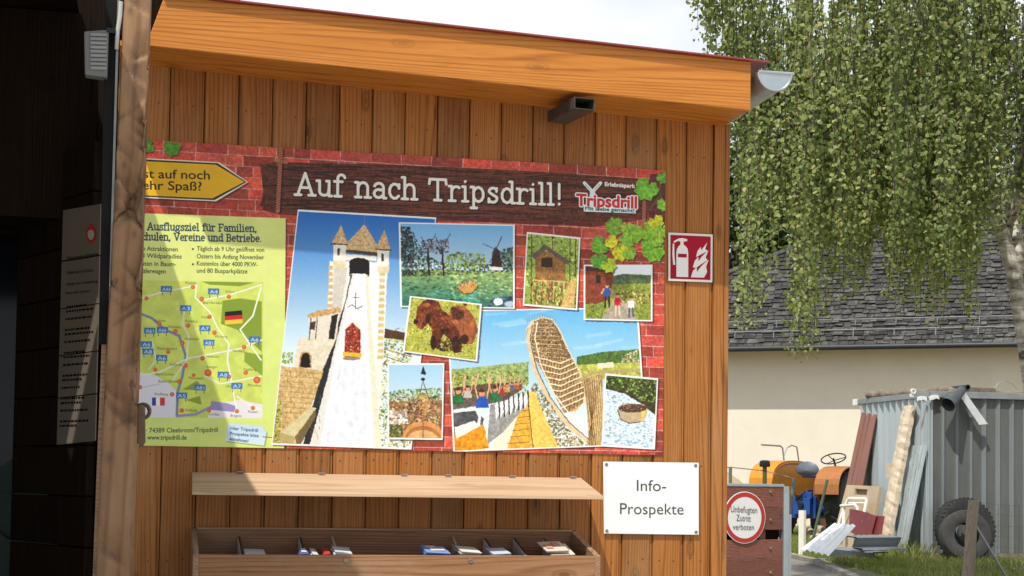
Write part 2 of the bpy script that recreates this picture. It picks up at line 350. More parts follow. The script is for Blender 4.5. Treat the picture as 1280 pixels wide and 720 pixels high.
# slab-serif lettering drawn as pen strokes: cap height 1, x-height .68
def arc(cx, cy, rx, ry, a0, a1, n=9): return [(cx+rx*math.cos(R(a0+(a1-a0)*i/n)), cy+ry*math.sin(R(a0+(a1-a0)*i/n))) for i in range(n+1)]
X = .68
def stem(x, y0, y1, l=.1, r=.1, top=None): return [[(x, y0), (x, y1)], [(x-l, y0), (x+r, y0)], [(x-(.12 if top is None else top), y1), (x, y1)]]
GL = {
 'A': (.84, [[(.1, 0), (.42, 1), (.74, 0)], [(.21, .34), (.63, .34)], [(-.02, 0), (.24, 0)], [(.58, 0), (.86, 0)]]),
 'u': (.66, [[(0, X), (.12, X), (.12, .22)]+arc(.32, .2, .2, .18, 180, 340)+[(.52, .3)], [(.42, X), (.53, X), (.53, 0), (.64, 0)]]),
 'f': (.42, [arc(.32, .8, .16, .2, 20, 180)+[(.16, .8), (.16, 0)], [(.03, 0), (.32, 0)], [(.02, X), (.36, X)]]),
 'n': (.68, [[(.0, X), (.12, X), (.12, 0)], [(.0, 0), (.25, 0)], [(.12, .45)]+arc(.34, .46, .2, .22, 170, 0)+[(.54, 0)], [(.42, 0), (.67, 0)]]),
 'a': (.58, [arc(.27, .48, .2, .2, 160, 0)+[(.47, .0), (.58, 0)], arc(.25, .2, .19, .19, 60, 330), [(.3, .38), (.47, .38)]]),
 'c': (.54, [arc(.3, .34, .23, .34, 40, 320), [(.49, .66), (.49, .48)]]),
 'h': (.68, [[(.0, 1), (.12, 1), (.12, 0)], [(.0, 0), (.25, 0)], [(.12, .45)]+arc(.34, .46, .2, .22, 170, 0)+[(.54, 0)], [(.42, 0), (.67, 0)]]),
 'T': (.82, [[(.4, 0), (.4, .97)], [(.04, .97), (.76, .97)], [(.05, .97), (.02, .76)], [(.75, .97), (.78, .76)], [(.25, 0), (.55, 0)]]),
 'r': (.5, [[(0, X), (.12, X), (.12, 0)], [(.0, 0), (.28, 0)], [(.12, .42)]+arc(.33, .44, .2, .23, 170, 50)]),
 'i': (.32, [[(.02, X), (.14, X), (.14, 0)], [(.02, 0), (.27, 0)], [(.14, .92), (.145, .93)]]),
 'p': (.66, [[(0, X), (.12, X), (.12, -.3)], [(.0, -.3), (.26, -.3)], arc(.33, .34, .23, .34, 160, -160)]),
 's': (.5, [arc(.25, .5, .18, .17, 35, 180)+[(.14, .42), (.36, .28)]+arc(.24, .18, .19, .18, 20, -150), [(.41, .66), (.41, .52)], [(.06, .0), (.06, .16)]]),
 'd': (.68, [arc(.3, .34, .23, .34, 20, 340), [(.42, 1), (.53, 1), (.53, 0), (.65, 0)]]),
 'l': (.32, [[(.02, 1), (.14, 1), (.14, 0)], [(.02, 0), (.27, 0)]]),
 '!': (.3, [[(.13, .98), (.13, .3)], [(.13, .03), (.132, .04)]]),
 'g': (.62, [arc(.27, .4, .2, .27, 0, 360, 14), arc(.27, -.12, .24, .17, 0, 360, 12), [(.2, .14), (.14, .06)], [(.42, .6), (.56, .66)]]),
 'z': (.54, [[(.06, .5), (.06, X), (.46, X), (.06, 0), (.48, 0), (.48, .17)]]),
 'e': (.56, [[(.07, .36), (.49, .36)]+arc(.28, .34, .22, .34, 5, 310)]),
 'ü': (.66, [[(0, X), (.12, X), (.12, .22)]+arc(.32, .2, .2, .18, 180, 340)+[(.52, .3)], [(.42, X), (.53, X), (.53, 0), (.64, 0)], [(.22, .9), (.221, .91)], [(.44, .9), (.441, .91)]]),
 'F': (.66, [[(.14, 0), (.14, .97)], [(.02, .97), (.6, .97), (.6, .78)], [(.02, 0), (.3, 0)], [(.14, .5), (.46, .5)]]),
 'm': (1.0, [[(.0, X), (.12, X), (.12, 0)], [(.0, 0), (.25, 0)], [(.12, .45)]+arc(.31, .46, .18, .22, 170, 0)+[(.49, 0)], [(.49, .45)]+arc(.68, .46, .18, .22, 170, 0)+[(.86, 0)], [(.4, 0), (.6, 0)], [(.76, 0), (.98, 0)]]),
 't': (.42, [[(.15, .9), (.15, .16)]+arc(.29, .15, .14, .14, 180, 300), [(.02, X), (.36, X)]]),
 'V': (.8, [[(.08, .97), (.38, .02), (.7, .97)], [(-.02, .97), (.22, .97)], [(.56, .97), (.8, .97)]]),
 'B': (.7, [[(.12, 0), (.12, .97)], [(.0, .97), (.34, .97)]+arc(.36, .74, .19, .23, 90, -90)+[(.12, .51)], [(.36, .51)]+arc(.38, .26, .23, .25, 90, -90)+[(.0, 0)]]),
 'S': (.62, [arc(.3, .73, .22, .24, 30, 190)+[(.2, .54), (.42, .42)]+arc(.3, .24, .24, .24, 25, -155), [(.51, .97), (.51, .76)], [(.06, .0), (.06, .2)]]),
 'E': (.68, [[(.14, 0), (.14, .97)], [(.02, .97), (.58, .97), (.58, .8)], [(.02, 0), (.6, 0), (.6, .18)], [(.14, .5), (.44, .5)]]),
 'b': (.66, [[(0, 1), (.12, 1), (.12, 0)], arc(.33, .34, .23, .34, 160, -160)]),
 ',': (.26, [[(.13, .06), (.07, -.16)]]), '.': (.26, [[(.12, .04), (.122, .05)]]), ' ': (.34, []), '-': (.4, [[(.05, .34), (.34, .34)]]),
}
def serif(cv, body, p0, p1, cap, w, col, track=.06):
    tot = sum(GL[c][0]+track for c in body)-track; A, Bq = cv.T([p0, p1]); e = (Bq-A)/tot; u = np.array([e[1], -e[0]]); u = u/np.linalg.norm(u)*cap*cv.k; x = 0
    for c in body:
        for st in GL[c][1]: cv.line([A+(x+q[0])*e+q[1]*u for q in st], w*cv.k, col, raw=True, px=False)
        x += GL[c][0]+track
# ------------------------------------------------------------------ the poster print
PX0, PX1, PZ0, PZ1 = -.190, 2.128, 1.074, 2.312
PS = 820
def poster_tf(p):
    q = on_y(p[0], p[1], 0); return ((q.x-PX0)*PS, (PZ1-q.z)*PS)
def make_poster():
    cv = Canvas(int((PX1-PX0)*PS), int((PZ1-PZ0)*PS), poster_tf, (.80, .60, .56)); cv.k = PS/305.0
    g = np.random.default_rng(3); n1 = cv.noise(7, 1); n2 = cv.noise(40, 2)
    # brick wall
    bh, bl = .0455*PS, .128*PS; row = 0; y = -4
    while y < cv.h:
        x = -g.uniform(0, bl); 
        while x < cv.w:
            l = bl*g.choice([.55, 1, 1, 1.05, .95]); c = np.array([188, 78, 62])*g.uniform(.78, 1.18)+g.uniform(-10, 10, 3)*[1, .5, .5]
            j = g.uniform(-1.2, 1.2, 8); cv.poly([(x+1.4+j[0], y+1.4+j[1]), (x+l-1.4+j[2], y+1.4+j[3]), (x+l-1.4+j[4], y+bh-1.4+j[5]), (x+1.4+j[6], y+bh-1.4+j[7])], c, raw=True); x += l
        y += bh; row += 1
    cv.a *= (1+(n1-.5)*.55+(n2-.5)*.25)[..., None]
    # wooden board with rope
    pl = [(325, 207), (343, 203), (395, 204), (480, 206), (560, 209), (640, 213), (720, 218), (801, 224), (806, 232), (803, 262), (798, 270), (770, 274), (738, 279), (700, 276), (660, 276), (610, 273), (540, 272), (480, 269), (420, 264), (380, 266), (340, 262), (325, 258), (329, 240)]
    cv.poly([(x+3, y+5) for x, y in pl], (40, 12, 10), .55); cv.poly(pl, (92, 50, 34), tx=(9, .5))
    cv.quad_clip(pl)
    for i in range(330):
        y0 = g.uniform(0, 1); x0 = g.uniform(325, 800); ln = g.uniform(20, 130); yy = 203+y0*60+(x0-325)*.04
        c = g.choice([30, 48, 112, 140])*np.array([1, .54, .44]); ph = g.uniform(0, 6)
        cv.line([(x0+t*ln, yy+t*ln*.035+1.6*math.sin(ph+t*4)) for t in np.linspace(0, 1, 7)], g.uniform(.5, 1.5), c, .6)
    cv.clip = None
    # green information panel
    def shadow(q, d=2.2): cv.poly([(x+d, y+d) for x, y in q], (40, 15, 12), .5)
    gp = [(128, 265), (357, 273), (355, 562), (120, 556)]; shadow(gp, 1.6); cv.poly(gp, (226, 234, 140), grad=(214, 232, 128), tx=(60, .04))
    cv.poly([(128, 350), (329, 353), (328, 523), (120, 521)], (208, 222, 106), tx=(30, .10))
    mp = [(128, 350), (329, 353), (328, 523), (120, 521)]; cv.quad_clip(mp)
    for pts, c in (([(120, 455), (160, 462), (178, 466), (196, 470), (212, 480), (222, 490), (222, 525), (120, 525)], (226, 226, 236)), ([(268, 505), (300, 500), (340, 508), (340, 530), (255, 530)], (232, 228, 232)),
                   ([(278, 376), (300, 373), (327, 377), (327, 440), (296, 412), (276, 405)], (134, 158, 52)), ([(306, 440), (328, 444), (328, 470), (305, 452)], (140, 164, 56)), ([(228, 487), (246, 476), (256, 488)], (140, 164, 58)), ([(232, 500), (250, 495), (252, 506)], (140, 164, 58)),
                   ([(264, 501), (284, 504), (296, 508), (292, 515), (262, 512)], (150, 142, 190)), ([(252, 352), (318, 353), (300, 358), (262, 356)], (134, 158, 52))):
        cv.poly(pts, c)
    for pts, w, c in (([(175, 392), (190, 398), (206, 412), (224, 420), (232, 445), (228, 470), (222, 490), (221, 520)], 3.2, (130, 138, 170)), ([(221, 520), (245, 518), (270, 505)], 3, (150, 142, 190)),
                      ([(172, 374), (200, 366), (240, 358)], 1.6, (238, 240, 226)), ([(246, 352), (244, 372), (262, 390), (272, 410), (286, 430), (284, 450), (290, 480), (296, 515)], 1.8, (242, 244, 230)), ([(250, 376), (290, 368), (327, 356)], 1.6, (242, 244, 230)),
                      ([(326, 360), (316, 395), (300, 412), (312, 430), (326, 450)], 2, (242, 244, 230)), ([(172, 470), (200, 465), (235, 448), (262, 443), (300, 436), (327, 425)], 1.8, (236, 238, 226)), ([(232, 380), (228, 405), (236, 420), (233, 450), (216, 475)], 1.5, (236, 238, 226)),
                      ([(172, 486), (188, 482), (200, 480)], 2, (205, 205, 214)), ([(190, 425), (195, 450), (186, 462)], 1.5, (228, 232, 218)), ([(256, 470), (275, 480), (327, 470)], 1.5, (240, 242, 226)), ([(296, 495), (310, 505), (327, 512)], 1.5, (240, 240, 232))):
        cv.line(pts, w, c)
    for x, y, r in ((183, 373, 2.6), (241, 359, 2.6), (252, 374, 3), (286, 371, 2.6), (262, 396, 2.6), (199, 405, 2.8), (235, 407, 2.8), (219, 414, 2.8), (228, 429, 2.8), (268, 416, 2.8), (210, 440, 2.6), (253, 448, 2.8), (305, 434, 2.8), (194, 462, 2.6), (232, 457, 2.8), (242, 469, 2.4), (224, 477, 2.8), (260, 466, 4.5), (286, 471, 2.8), (307, 466, 2.8), (321, 475, 4.4), (215, 493, 2.8), (227, 513, 2.8), (261, 513, 2.6), (296, 514, 2.6), (316, 510, 2.6), (175, 484, 2.6)):
        cv.ell((x, y), r, r, (214, 92, 50)); cv.ell((x-.3, y-.3), r*.5, r*.5, (232, 132, 84))
    for s_, x, y in (('A44', 208, 362), ('A4', 267, 365), ('A3', 232, 386), ('A7', 256, 411), ('A61', 187, 414), ('A66', 203, 413), ('A81', 261, 429), ('A6', 183, 431), ('A8', 185, 440), ('A6', 202, 448), ('A6', 318, 425), ('A8', 279, 469), ('A7', 296, 483), ('A81', 250, 485), ('A5', 227, 495)):
        cv.line([(x-5, y+7), (x-5, y-4)], .8, (70, 90, 110)); cv.line([(x+5, y+7), (x+5, y-4)], .8, (70, 90, 110))
        cv.poly([(x-7, y-4.5), (x+7, y-4.2), (x+7, y+3.2), (x-7, y+3)], (66, 120, 180)); cv.text(s_, (x-5, y+1.9), (x+5, y+2.1), 4.4, (225, 235, 245))
    for s_, x, y, w in (('Kassel', 232, 355, 14), ('Erfurt', 282, 366, 11), ('Bad Hersfeld', 254, 380, 23), ('Fulda', 252, 398, 9), ('Koblenz', 194, 402, 13), ('Frankfurt', 232, 403, 15), ('Wiesbaden', 210, 410, 16), ('Mannheim', 231, 425, 18), ('Kaiserslautern', 197, 437, 24), ('Würzburg', 268, 422, 16), ('Heilbronn', 258, 447, 16), ('Nürnberg', 291, 440, 15), ('Karlsruhe', 212, 457, 16), ('Saarbrücken', 194, 469, 23), ('Baden-Baden', 198, 478, 24), ('Stuttgart', 258, 460, 14), ('Pforzheim', 236, 474, 18), ('Augsburg', 304, 463, 16), ('München', 310, 483, 16), ('Straßburg', 193, 494, 17), ('Freiburg', 232, 514, 14), ('Lindau', 262, 519, 12), ('Bregenz', 288, 521, 14), ('Ulm', 282, 484, 7), ('Füssen', 310, 516, 12)):
        cv.text(s_, (x, y), (x+w, y+.4), 3.2, (70, 80, 50), .85)
    cv.poly([(281, 390), (302, 388), (303, 393.5), (281, 395.5)], (30, 28, 28)); cv.poly([(281, 395.5), (303, 393.5), (303, 399), (281, 400.5)], (205, 40, 40)); cv.poly([(281, 400.5), (303, 399), (303, 404), (281, 406)], (245, 200, 60))
    cv.poly([(190, 497), (195, 497), (195, 507), (190, 507)], (50, 70, 150)); cv.poly([(195, 497), (200, 497), (200, 507), (195, 507)], (245, 245, 245)); cv.poly([(200, 497), (206, 497), (206, 507), (200, 507)], (210, 60, 60))
    cv.clip = None; nv = (52, 70, 92)
    serif(cv, 'Ein', (158, 287), (177, 287.5), 8.5, 1.5, nv); serif(cv, 'Ausflugsziel für Familien,', (184, 287.5), (321, 290), 9, 1.55, nv)
    serif(cv, 'Schulen, Vereine und Betriebe.', (171, 300), (327, 302.5), 9, 1.55, nv)
    dk = (62, 66, 44)
    for s_, a, b in (('viele Attraktionen', (168, 313), (222, 314.5)), ('und Wildparadies', (169, 322), (227, 323.5)), ('Übernachten in Baum-', (150, 331.5), (220, 333)), ('und Schäferwagen', (157, 341), (207, 342)),
                     ('Täglich ab 9 Uhr geöffnet von', (246, 313.5), (330, 315)), ('Ostern bis Anfang November', (246, 323), (330, 324.5)), ('Kostenlos über 4000 PKW-', (246, 332), (322, 333.5)), ('und 80 Busparkplätze', (246, 341), (309, 342)),
                     ('Tripsdrill · 74389 Cleebronn/Tripsdrill', (151, 541), (272, 540)), ('www.tripsdrill.de', (184, 549.5), (233, 549.5))):
        cv.text(s_, a, b, 5.6, dk, .95, bold=.12)
    for y in (311.5, 330.5): cv.ell((241, y), 1.3, 1.3, dk)
    tg = [(285, 529), (328, 533), (333, 540), (330, 557), (281, 551)]; cv.poly([(x+1.5, y+1.5) for x, y in tg], (60, 80, 40), .4); cv.poly(tg, (196, 222, 240), grad=(214, 232, 244))
    for i, s_ in enumerate(('Hier Tripsdrill', 'Prospekte bitte', 'entnehmen!')): cv.text(s_, (288-i*.7, 537+i*6.6), ((322, 323, 310)[i], 540+i*6.6), 4, (50, 80, 120), bold=.12)
    cv.line([(328, 546), (342, 547)], .9, (150, 60, 40))
    # yellow direction sign
    ar = [(130, 195), (274, 203), (310, 228), (270, 252), (128, 245)]; shadow(ar, 2); cv.poly(ar, (236, 232, 214)); cen = np.array((215, 225.))
    ins = lambda k, kx: [(x if x < 150 else x-kx, cen[1]+(y-cen[1])*k) for x, y in ar]
    cv.poly(ins(.94, 2), (60, 56, 30)); cv.poly(ins(.86, 4.5), (234, 182, 34), tx=(50, .05))
    cv.text('Lust auf noch', (161, 222), (262, 224.5), 11, (44, 40, 30), bold=.22); cv.text('mehr Spaß?', (163, 236.5), (252, 238.5), 11, (44, 40, 30), bold=.22)
    leafs = []
    def leaf(x, y, r, c, rot):
        # lobed vine leaf
        prof = [(0, 1.0), (12, .82), (28, .80), (48, .95), (62, .74), (88, .84), (110, .86), (128, .68), (150, .74), (168, .46), (180, .16)]
        pts = [(a, q) for a, q in prof]+[(360-a, q) for a, q in prof[-2:0:-1]]
        P = [(x+r*q*math.cos(R(a+rot))*1.0, y+r*q*math.sin(R(a+rot))) for a, q in pts]
        cv.poly([(px_+1.3, py_+1.8) for px_, py_ in P], (40, 20, 15), .5); cv.poly(P, c, tx=(8, .35, 4))
        for a in (0, 52, -52, 105, -105): cv.line([(x, y), (x+.75*r*math.cos(R(a+rot)), y+.75*r*math.sin(R(a+rot)))], .45, tuple(min(255, q*1.35) for q in c), .7)
    leaf(186, 182, 11, (96, 150, 52), 160); leaf(215, 184, 13, (88, 146, 46), 100)
    # photograph prints ------------------------------------------------
    cv.pm = np.zeros((cv.h, cv.w))
    def photo(q, top, bot=None):
        cv.clip = None; shadow(q, 1.8); c = np.mean(q, 0); cv.poly(q, (240, 242, 240)); k = [tuple(c+(np.array(p)-c)*(1-2.1/np.linalg.norm(np.array(p)-c)*1.3)) for p in q]; cv.quad_clip(k); cv.pm = np.maximum(cv.pm*(1-cv.mfull(q)), cv.clip); cv.poly(q, top, grad=bot)
    # 1 tower flume
    photo([(372, 262), (545, 272), (514, 562), (339, 556)], (52, 112, 186), (214, 236, 250))
    cv.poly([(340, 262), (545, 262), (530, 440), (340, 440)], (40, 104, 182), grad=(216, 236, 248))
    cv.poly([(340, 440), (530, 440), (530, 565), (338, 565)], (216, 236, 248))
    cv.dabs([(458, 420), (515, 405), (515, 565), (462, 565)], 900, (2, 5), [(190, 196, 80), (148, 160, 60), (96, 104, 50), (214, 208, 130), (120, 90, 60)], 11)
    cv.poly([(468, 408), (516, 418), (516, 427), (466, 420)], (92, 66, 50)); cv.poly([(464, 430), (476, 425), (478, 462), (463, 470)], (196, 166, 118), tx=(5, .3))
    for k in range(4): cv.line([(466, 432+k*9), (514, 446+k*10)], 1.1, (140, 110, 70))
    cv.poly([(412, 326), (484, 328), (479, 440), (470, 565), (384, 565), (406, 440)], (240, 236, 224), tx=(14, .06)); cv.poly([(417, 334), (434, 334), (424, 400), (412, 440)], (206, 198, 186)); cv.poly([(462, 330), (474, 330), (470, 430), (464, 430)], (252, 250, 244))
    for k in range(15):
        y = 332+k*8; cv.poly([(410-k*.25, y), (416-k*.2, y), (416-k*.2, y+4.6), (410-k*.25, y+4.6)], (206, 176, 130)); cv.poly([(474-k*.2, y), (481-k*.2, y), (481-k*.2, y+4.6), (474-k*.2, y+4.6)], (214, 180, 128))
    cv.poly([(425, 312), (455, 280), (477, 316)], (206, 176, 132), tx=(4, .3)); cv.poly([(423, 311), (478, 316), (478, 320), (423, 315)], (90, 74, 58))
    for (ax, ay, x0, x1, yb) in ((426, 281, 414, 434, 304), (480, 287, 469, 488, 311)):
        cv.poly([(x0+2, yb), (x1-2, yb), (x1-2.5, yb+22), (x0+2, yb+22)], (236, 230, 216)); cv.poly([(x0, yb), (ax, ay), (x1, yb+2)], (204, 170, 128), tx=(4, .3)); cv.line([(x0, yb+.5), (x1, yb+2)], 1.4, (60, 48, 40)); cv.line([(ax, ay), (ax, ay-8)], .7, (120, 120, 120))
        cv.poly([(x0+7, yb+6), (x0+10, yb+6), (x0+10, yb+15), (x0+7, yb+15)], (70, 64, 60)); cv.poly([(x0+1, yb+22), (x1-1, yb+22), (x1-3, yb+30), (x0+3, yb+30)], (222, 204, 170))
    cv.line([(455, 281), (455, 270)], .8, (130, 130, 130))
    cv.poly([(431, 318), (470, 320), (470, 326), (431, 325)], (232, 226, 210)); cv.poly([(436, 324)]+[(448.5+12.5*math.cos(a), 328-6*math.sin(a)) for a in np.linspace(math.pi, 0, 9)]+[(461, 345), (436, 345)], (34, 30, 28))
    cv.poly([(438, 342), (457, 342), (470, 565), (386, 565)], (236, 240, 246), tx=(16, .05)); cv.poly([(438, 343), (440, 343), (412, 462), (384, 565), (376, 565), (402, 462), (430, 380)], (52, 50, 50))
    cv.poly([(440, 343), (443, 343), (418, 450), (398, 565), (386, 565), (411, 462)], (222, 222, 214)); cv.poly([(456, 343), (459, 343), (470, 480), (476, 565), (468, 565), (461, 450)], (226, 222, 196))
    cv.dabs([(424, 455), (456, 455), (462, 560), (404, 560)], 260, (5, 12), [(216, 224, 240), (232, 236, 246), (198, 210, 232), (244, 246, 250)], 12, 1.8, .3, .03)
    cv.line([(444, 366), (444, 386)], .8, (60, 50, 50)); cv.line([(440, 372), (448, 372)], .8, (60, 50, 50)); cv.line([(434, 384), (440, 381), (446, 386), (452, 382)], .8, (80, 60, 60))
    cv.poly([(429, 448), (430, 412), (434, 404), (440, 400), (447, 403), (452, 413), (452, 448)], (238, 228, 214)); cv.poly([(430, 446), (431, 412), (440, 403), (450, 413), (450, 446)], (150, 52, 40), tx=(5, .4))
    cv.dabs([(431, 444), (432, 412), (440, 404), (449, 413), (449, 444)], 130, (1.5, 3.5), [(226, 170, 60), (196, 90, 60), (240, 214, 180), (120, 36, 40), (90, 40, 50)], 13)
    cv.poly([(428, 440), (451, 441), (451, 446), (428, 445)], (232, 180, 60)); cv.ell((439, 452), 14, 4.5, (248, 248, 248)); cv.ell((439, 448), 11, 2.5, (150, 130, 120))
    cv.poly([(372, 424), (398, 420), (420, 422), (402, 464), (366, 462)], (226, 214, 190), tx=(8, .1)); cv.poly([(385, 394), (418, 386), (424, 392), (420, 424), (386, 424)], (224, 212, 196)); cv.poly([(383, 394), (396, 388), (424, 384), (426, 390), (386, 398)], (196, 160, 110), tx=(4, .3))
    cv.poly([(414, 395), (422, 392), (417, 424), (410, 424)], (46, 42, 40)); cv.line([(388, 398), (386, 424)], 1.2, (90, 70, 56)); cv.line([(396, 397), (394, 424)], 1.0, (90, 70, 56)); cv.poly([(388, 402), (394, 401), (393, 412), (387, 412)], (80, 66, 60))
    cv.poly([(373, 460), (374, 446)]+[(381.5+7.5*math.cos(a), 446-7*math.sin(a)) for a in np.linspace(math.pi, 0, 8)]+[(389, 460)], (186, 150, 104)); cv.poly([(375, 459), (376, 447)]+[(381.5+5.5*math.cos(a), 447-6*math.sin(a)) for a in np.linspace(math.pi, 0, 8)]+[(387, 459)], (34, 26, 22))
    cv.poly([(340, 456), (404, 463), (388, 510), (376, 560), (340, 562)], (206, 176, 124), tx=(6, .25))
    for k in range(15): cv.line([(342, 462+k*6.5), (402-k*2, 467+k*6.3)], .6, (150, 116, 76), .8)
    for k in range(120):
        x, y = g.uniform(344, 400), g.uniform(462, 550); cv.line([(x, y), (x+.2, y+4)], .6, (146, 112, 74), .8)
    cv.dabs([(352, 440), (366, 440), (366, 455), (350, 455)], 60, (2, 4), [(150, 160, 60), (120, 140, 50)], 14); cv.dabs([(340, 500), (352, 498), (350, 556), (338, 556)], 130, (2, 4), [(150, 160, 70), (110, 124, 50), (196, 190, 110)], 15)
    cv.poly([(350, 540), (388, 508), (395, 510), (368, 546)], (206, 194, 150)); cv.poly([(350, 540), (368, 546), (366, 558), (350, 554)], (176, 160, 112)); cv.poly([(368, 546), (395, 510), (394, 520), (372, 562)], (120, 104, 70))
    # 2 roller coaster
    photo([(558, 388), (797, 384), (808, 556), (566, 565)], (104, 172, 224), (250, 250, 246))
    for k in range(14):
        x, y = g.uniform(600, 780), g.uniform(390, 440); cv.line([(x, y), (x+g.uniform(20, 60), y-g.uniform(2, 8))], g.uniform(2, 5), (236, 246, 250), .16)
    cv.poly([(558, 462), (620, 456), (660, 452), (660, 480), (558, 490)], (150, 168, 110), tx=(6, .3)); cv.poly([(720, 446), (750, 440), (803, 436), (806, 470), (720, 470)], (92, 118, 60), tx=(6, .35)); cv.poly([(716, 456), (806, 452), (806, 472), (716, 474)], (176, 178, 92), tx=(8, .25))
    cv.dabs([(776, 444), (800, 436), (801, 452), (776, 453)], 60, (2, 4), [(226, 206, 180), (190, 120, 80), (236, 226, 206)], 16); cv.poly([(746, 454), (766, 452), (767, 459), (746, 460)], (230, 220, 190))
    cv.dabs([(558, 466), (660, 462), (660, 500), (558, 500)], 380, (2, 5), [(160, 170, 70), (120, 132, 60), (190, 190, 90), (96, 100, 50)], 17)
    # timber hill: a leaning oval of lattice
    hill = [(659, 430), (657, 414), (664, 402), (676, 397), (688, 399), (698, 412), (708, 436), (720, 458), (729, 478), (731, 500), (722, 512), (700, 530), (745, 560), (690, 520), (668, 470)]
    ov = [(659, 432), (657, 414), (664, 402), (676, 397), (688, 399), (698, 412), (708, 436), (720, 458), (729, 478), (730, 500), (722, 513), (704, 516), (680, 470)]
    cv.poly(ov, (196, 164, 118), tx=(4, .3)); old = cv.clip; cv.clip = None; r = cv.mask(cv.T(ov)); mk = np.zeros((cv.h, cv.w)); mk[r[0]] = r[1]; cv.clip = mk
    cv.poly([(655, 395), (700, 395), (716, 448), (668, 452)], (112, 88, 62), .7, tx=(4, .4)); cv.dabs([(655, 395), (700, 395), (714, 446), (668, 450)], 520, (1.2, 2.8), [(60, 46, 34), (236, 216, 172), (206, 178, 130), (92, 70, 48)], 18); cv.poly([(668, 452), (716, 448), (732, 500), (704, 518), (684, 486)], (140, 110, 74), .8, tx=(4, .35))
    for k in range(22): cv.line([(664+k*3.4, 446), (672+k*3.6, 520)], .7, (88, 64, 44), .7); cv.line([(664+k*4, 446), (646+k*4.4, 520)], .7, (228, 206, 160), .75)
    for k in range(9):
        y = 450+k*8; cv.line([(668+k*2.5, y-4), (700, y+4-k), (736, y-12-k)], 1.7, (240, 222, 184), .95); cv.line([(668+k*2.5, y-2.6), (700, y+5.6-k), (736, y-10.4-k)], .7, (84, 62, 44), .7)
    for k in range(9): cv.line([(656+k, 404+k*5), (690+k*2, 404+k*5.4)], .8, (236, 218, 178), .6)
    cv.clip = old
    cv.line([(664, 404), (660, 424), (668, 462), (684, 498), (706, 528), (744, 560)], 6.5, (216, 194, 158)); cv.line([(665, 406), (662, 424), (670, 460), (687, 496), (710, 527), (748, 560)], 1.2, (110, 84, 60)); cv.line([(671, 402), (668, 422), (675, 456), (692, 492), (716, 524), (752, 556)], 1.6, (236, 222, 190))
    cv.line([(657, 412), (664, 402), (676, 396.5), (689, 399), (699, 413), (710, 438), (724, 464), (731, 486), (729, 503), (716, 517)], 1.8, (226, 210, 176))
    for k in range(12): x = 658+k*3.2; cv.line([(x, 404-4*math.sin(k/11*3.1)), (x, 398-6*math.sin(k/11*3.1))], .6, (150, 130, 100))
    cv.poly([(726, 472), (752, 468), (754, 562), (736, 562), (732, 500)], (168, 138, 94), tx=(5, .3))
    for k in range(8): cv.line([(728+k*3, 470), (738+k*2.4, 560)], .8, (226, 200, 150)); cv.line([(728+k*3, 470+k), (746-k*2, 560)], .7, (84, 62, 44), .7)
    cv.line([(718, 478), (740, 466), (800, 462)], 3, (176, 152, 116)); 
    cv.dabs([(668, 474), (684, 500), (706, 532), (740, 562), (694, 562), (676, 520), (662, 488)], 420, (2, 4.5), [(70, 58, 40), (120, 96, 60), (214, 190, 140), (96, 110, 50), (160, 130, 90)], 19)
    cv.poly([(659, 489), (667, 489), (700, 565), (664, 565)], (236, 196, 104), tx=(7, .15)); cv.poly([(648, 508), (660, 506), (664, 565), (622, 565)], (222, 168, 70), tx=(7, .2)); cv.line([(660, 506), (666, 565)], 1.4, (120, 84, 40)); cv.poly([(642, 512), (650, 508), (632, 565), (610, 565)], (234, 224, 200))
    for k in range(7): cv.line([(650-k*3.2, 514+k*8), (661, 512+k*8)], .8, (130, 90, 44))
    # riders and train
    cv.poly([(612, 506), (634, 500), (656, 490), (658, 506), (628, 540), (608, 556)], (150, 150, 146), tx=(8, .2))
    for k in range(7): x = 618+k*6; cv.poly([(x, 506-k*2), (x+4, 500-k*2), (x+5, 516-k*2.4), (x+1, 526-k*2.2)], (232, 234, 234)); cv.line([(x+5, 500-k*2), (x+6, 522-k*2.4)], 1.6, (50, 48, 48))
    cv.poly([(566, 512), (594, 510), (604, 524), (596, 560), (566, 565)], (90, 92, 94), tx=(9, .3)); cv.line([(567, 514), (594, 511), (599, 520), (597, 536)], 3.6, (228, 230, 230)); cv.poly([(567, 542), (604, 530), (610, 560), (567, 566)], (230, 150, 40), tx=(9, .3)); cv.poly([(567, 534), (592, 526), (600, 532), (570, 548)], (236, 236, 226))
    cv.poly([(560, 486), (600, 480), (640, 478), (652, 486), (632, 500), (604, 506), (564, 512)], (86, 66, 52), .8, tx=(5, .5))
    for (x, y, c, s_) in ((650, 480, (120, 90, 70), 3), (645, 481, (200, 90, 70), 3.4), (639, 482, (90, 110, 150), 3.8), (633, 484, (190, 150, 80), 4.4), (625, 487, (170, 60, 60), 5.4), (584, 489, (190, 180, 170), 6), (618, 491, (48, 120, 74), 7), (572, 494, (44, 116, 66), 8), (602, 497, (52, 92, 176), 9)):
        cv.poly([(x-s_*.9, y+s_*1.4), (x-s_*.7, y-s_*.1), (x+s_*.6, y-s_*.2), (x+s_*.9, y+s_*1.4)], c, tx=(7, .2)); cv.ell((x, y-s_*.65), s_*.42, s_*.5, (206, 150, 116)); cv.ell((x-.4, y-s_*1.0), s_*.44, s_*.28, (84, 56, 40))
        for sd in (-1, 1): cv.line([(x+sd*s_*.65, y), (x+sd*s_*1.0, y-s_*1.5), (x+sd*s_*(.7+.2*sd), y-s_*3.3)], max(.9, s_*.22), (226, 176, 146)); cv.line([(x+sd*s_*.75, y), (x+sd*s_*1.12, y-s_*1.4)], max(.5, s_*.1), (150, 100, 76))
    # 3 pond
    photo([(498, 278), (643, 281), (643, 386), (500, 384)], (116, 170, 222), (240, 244, 242)); 
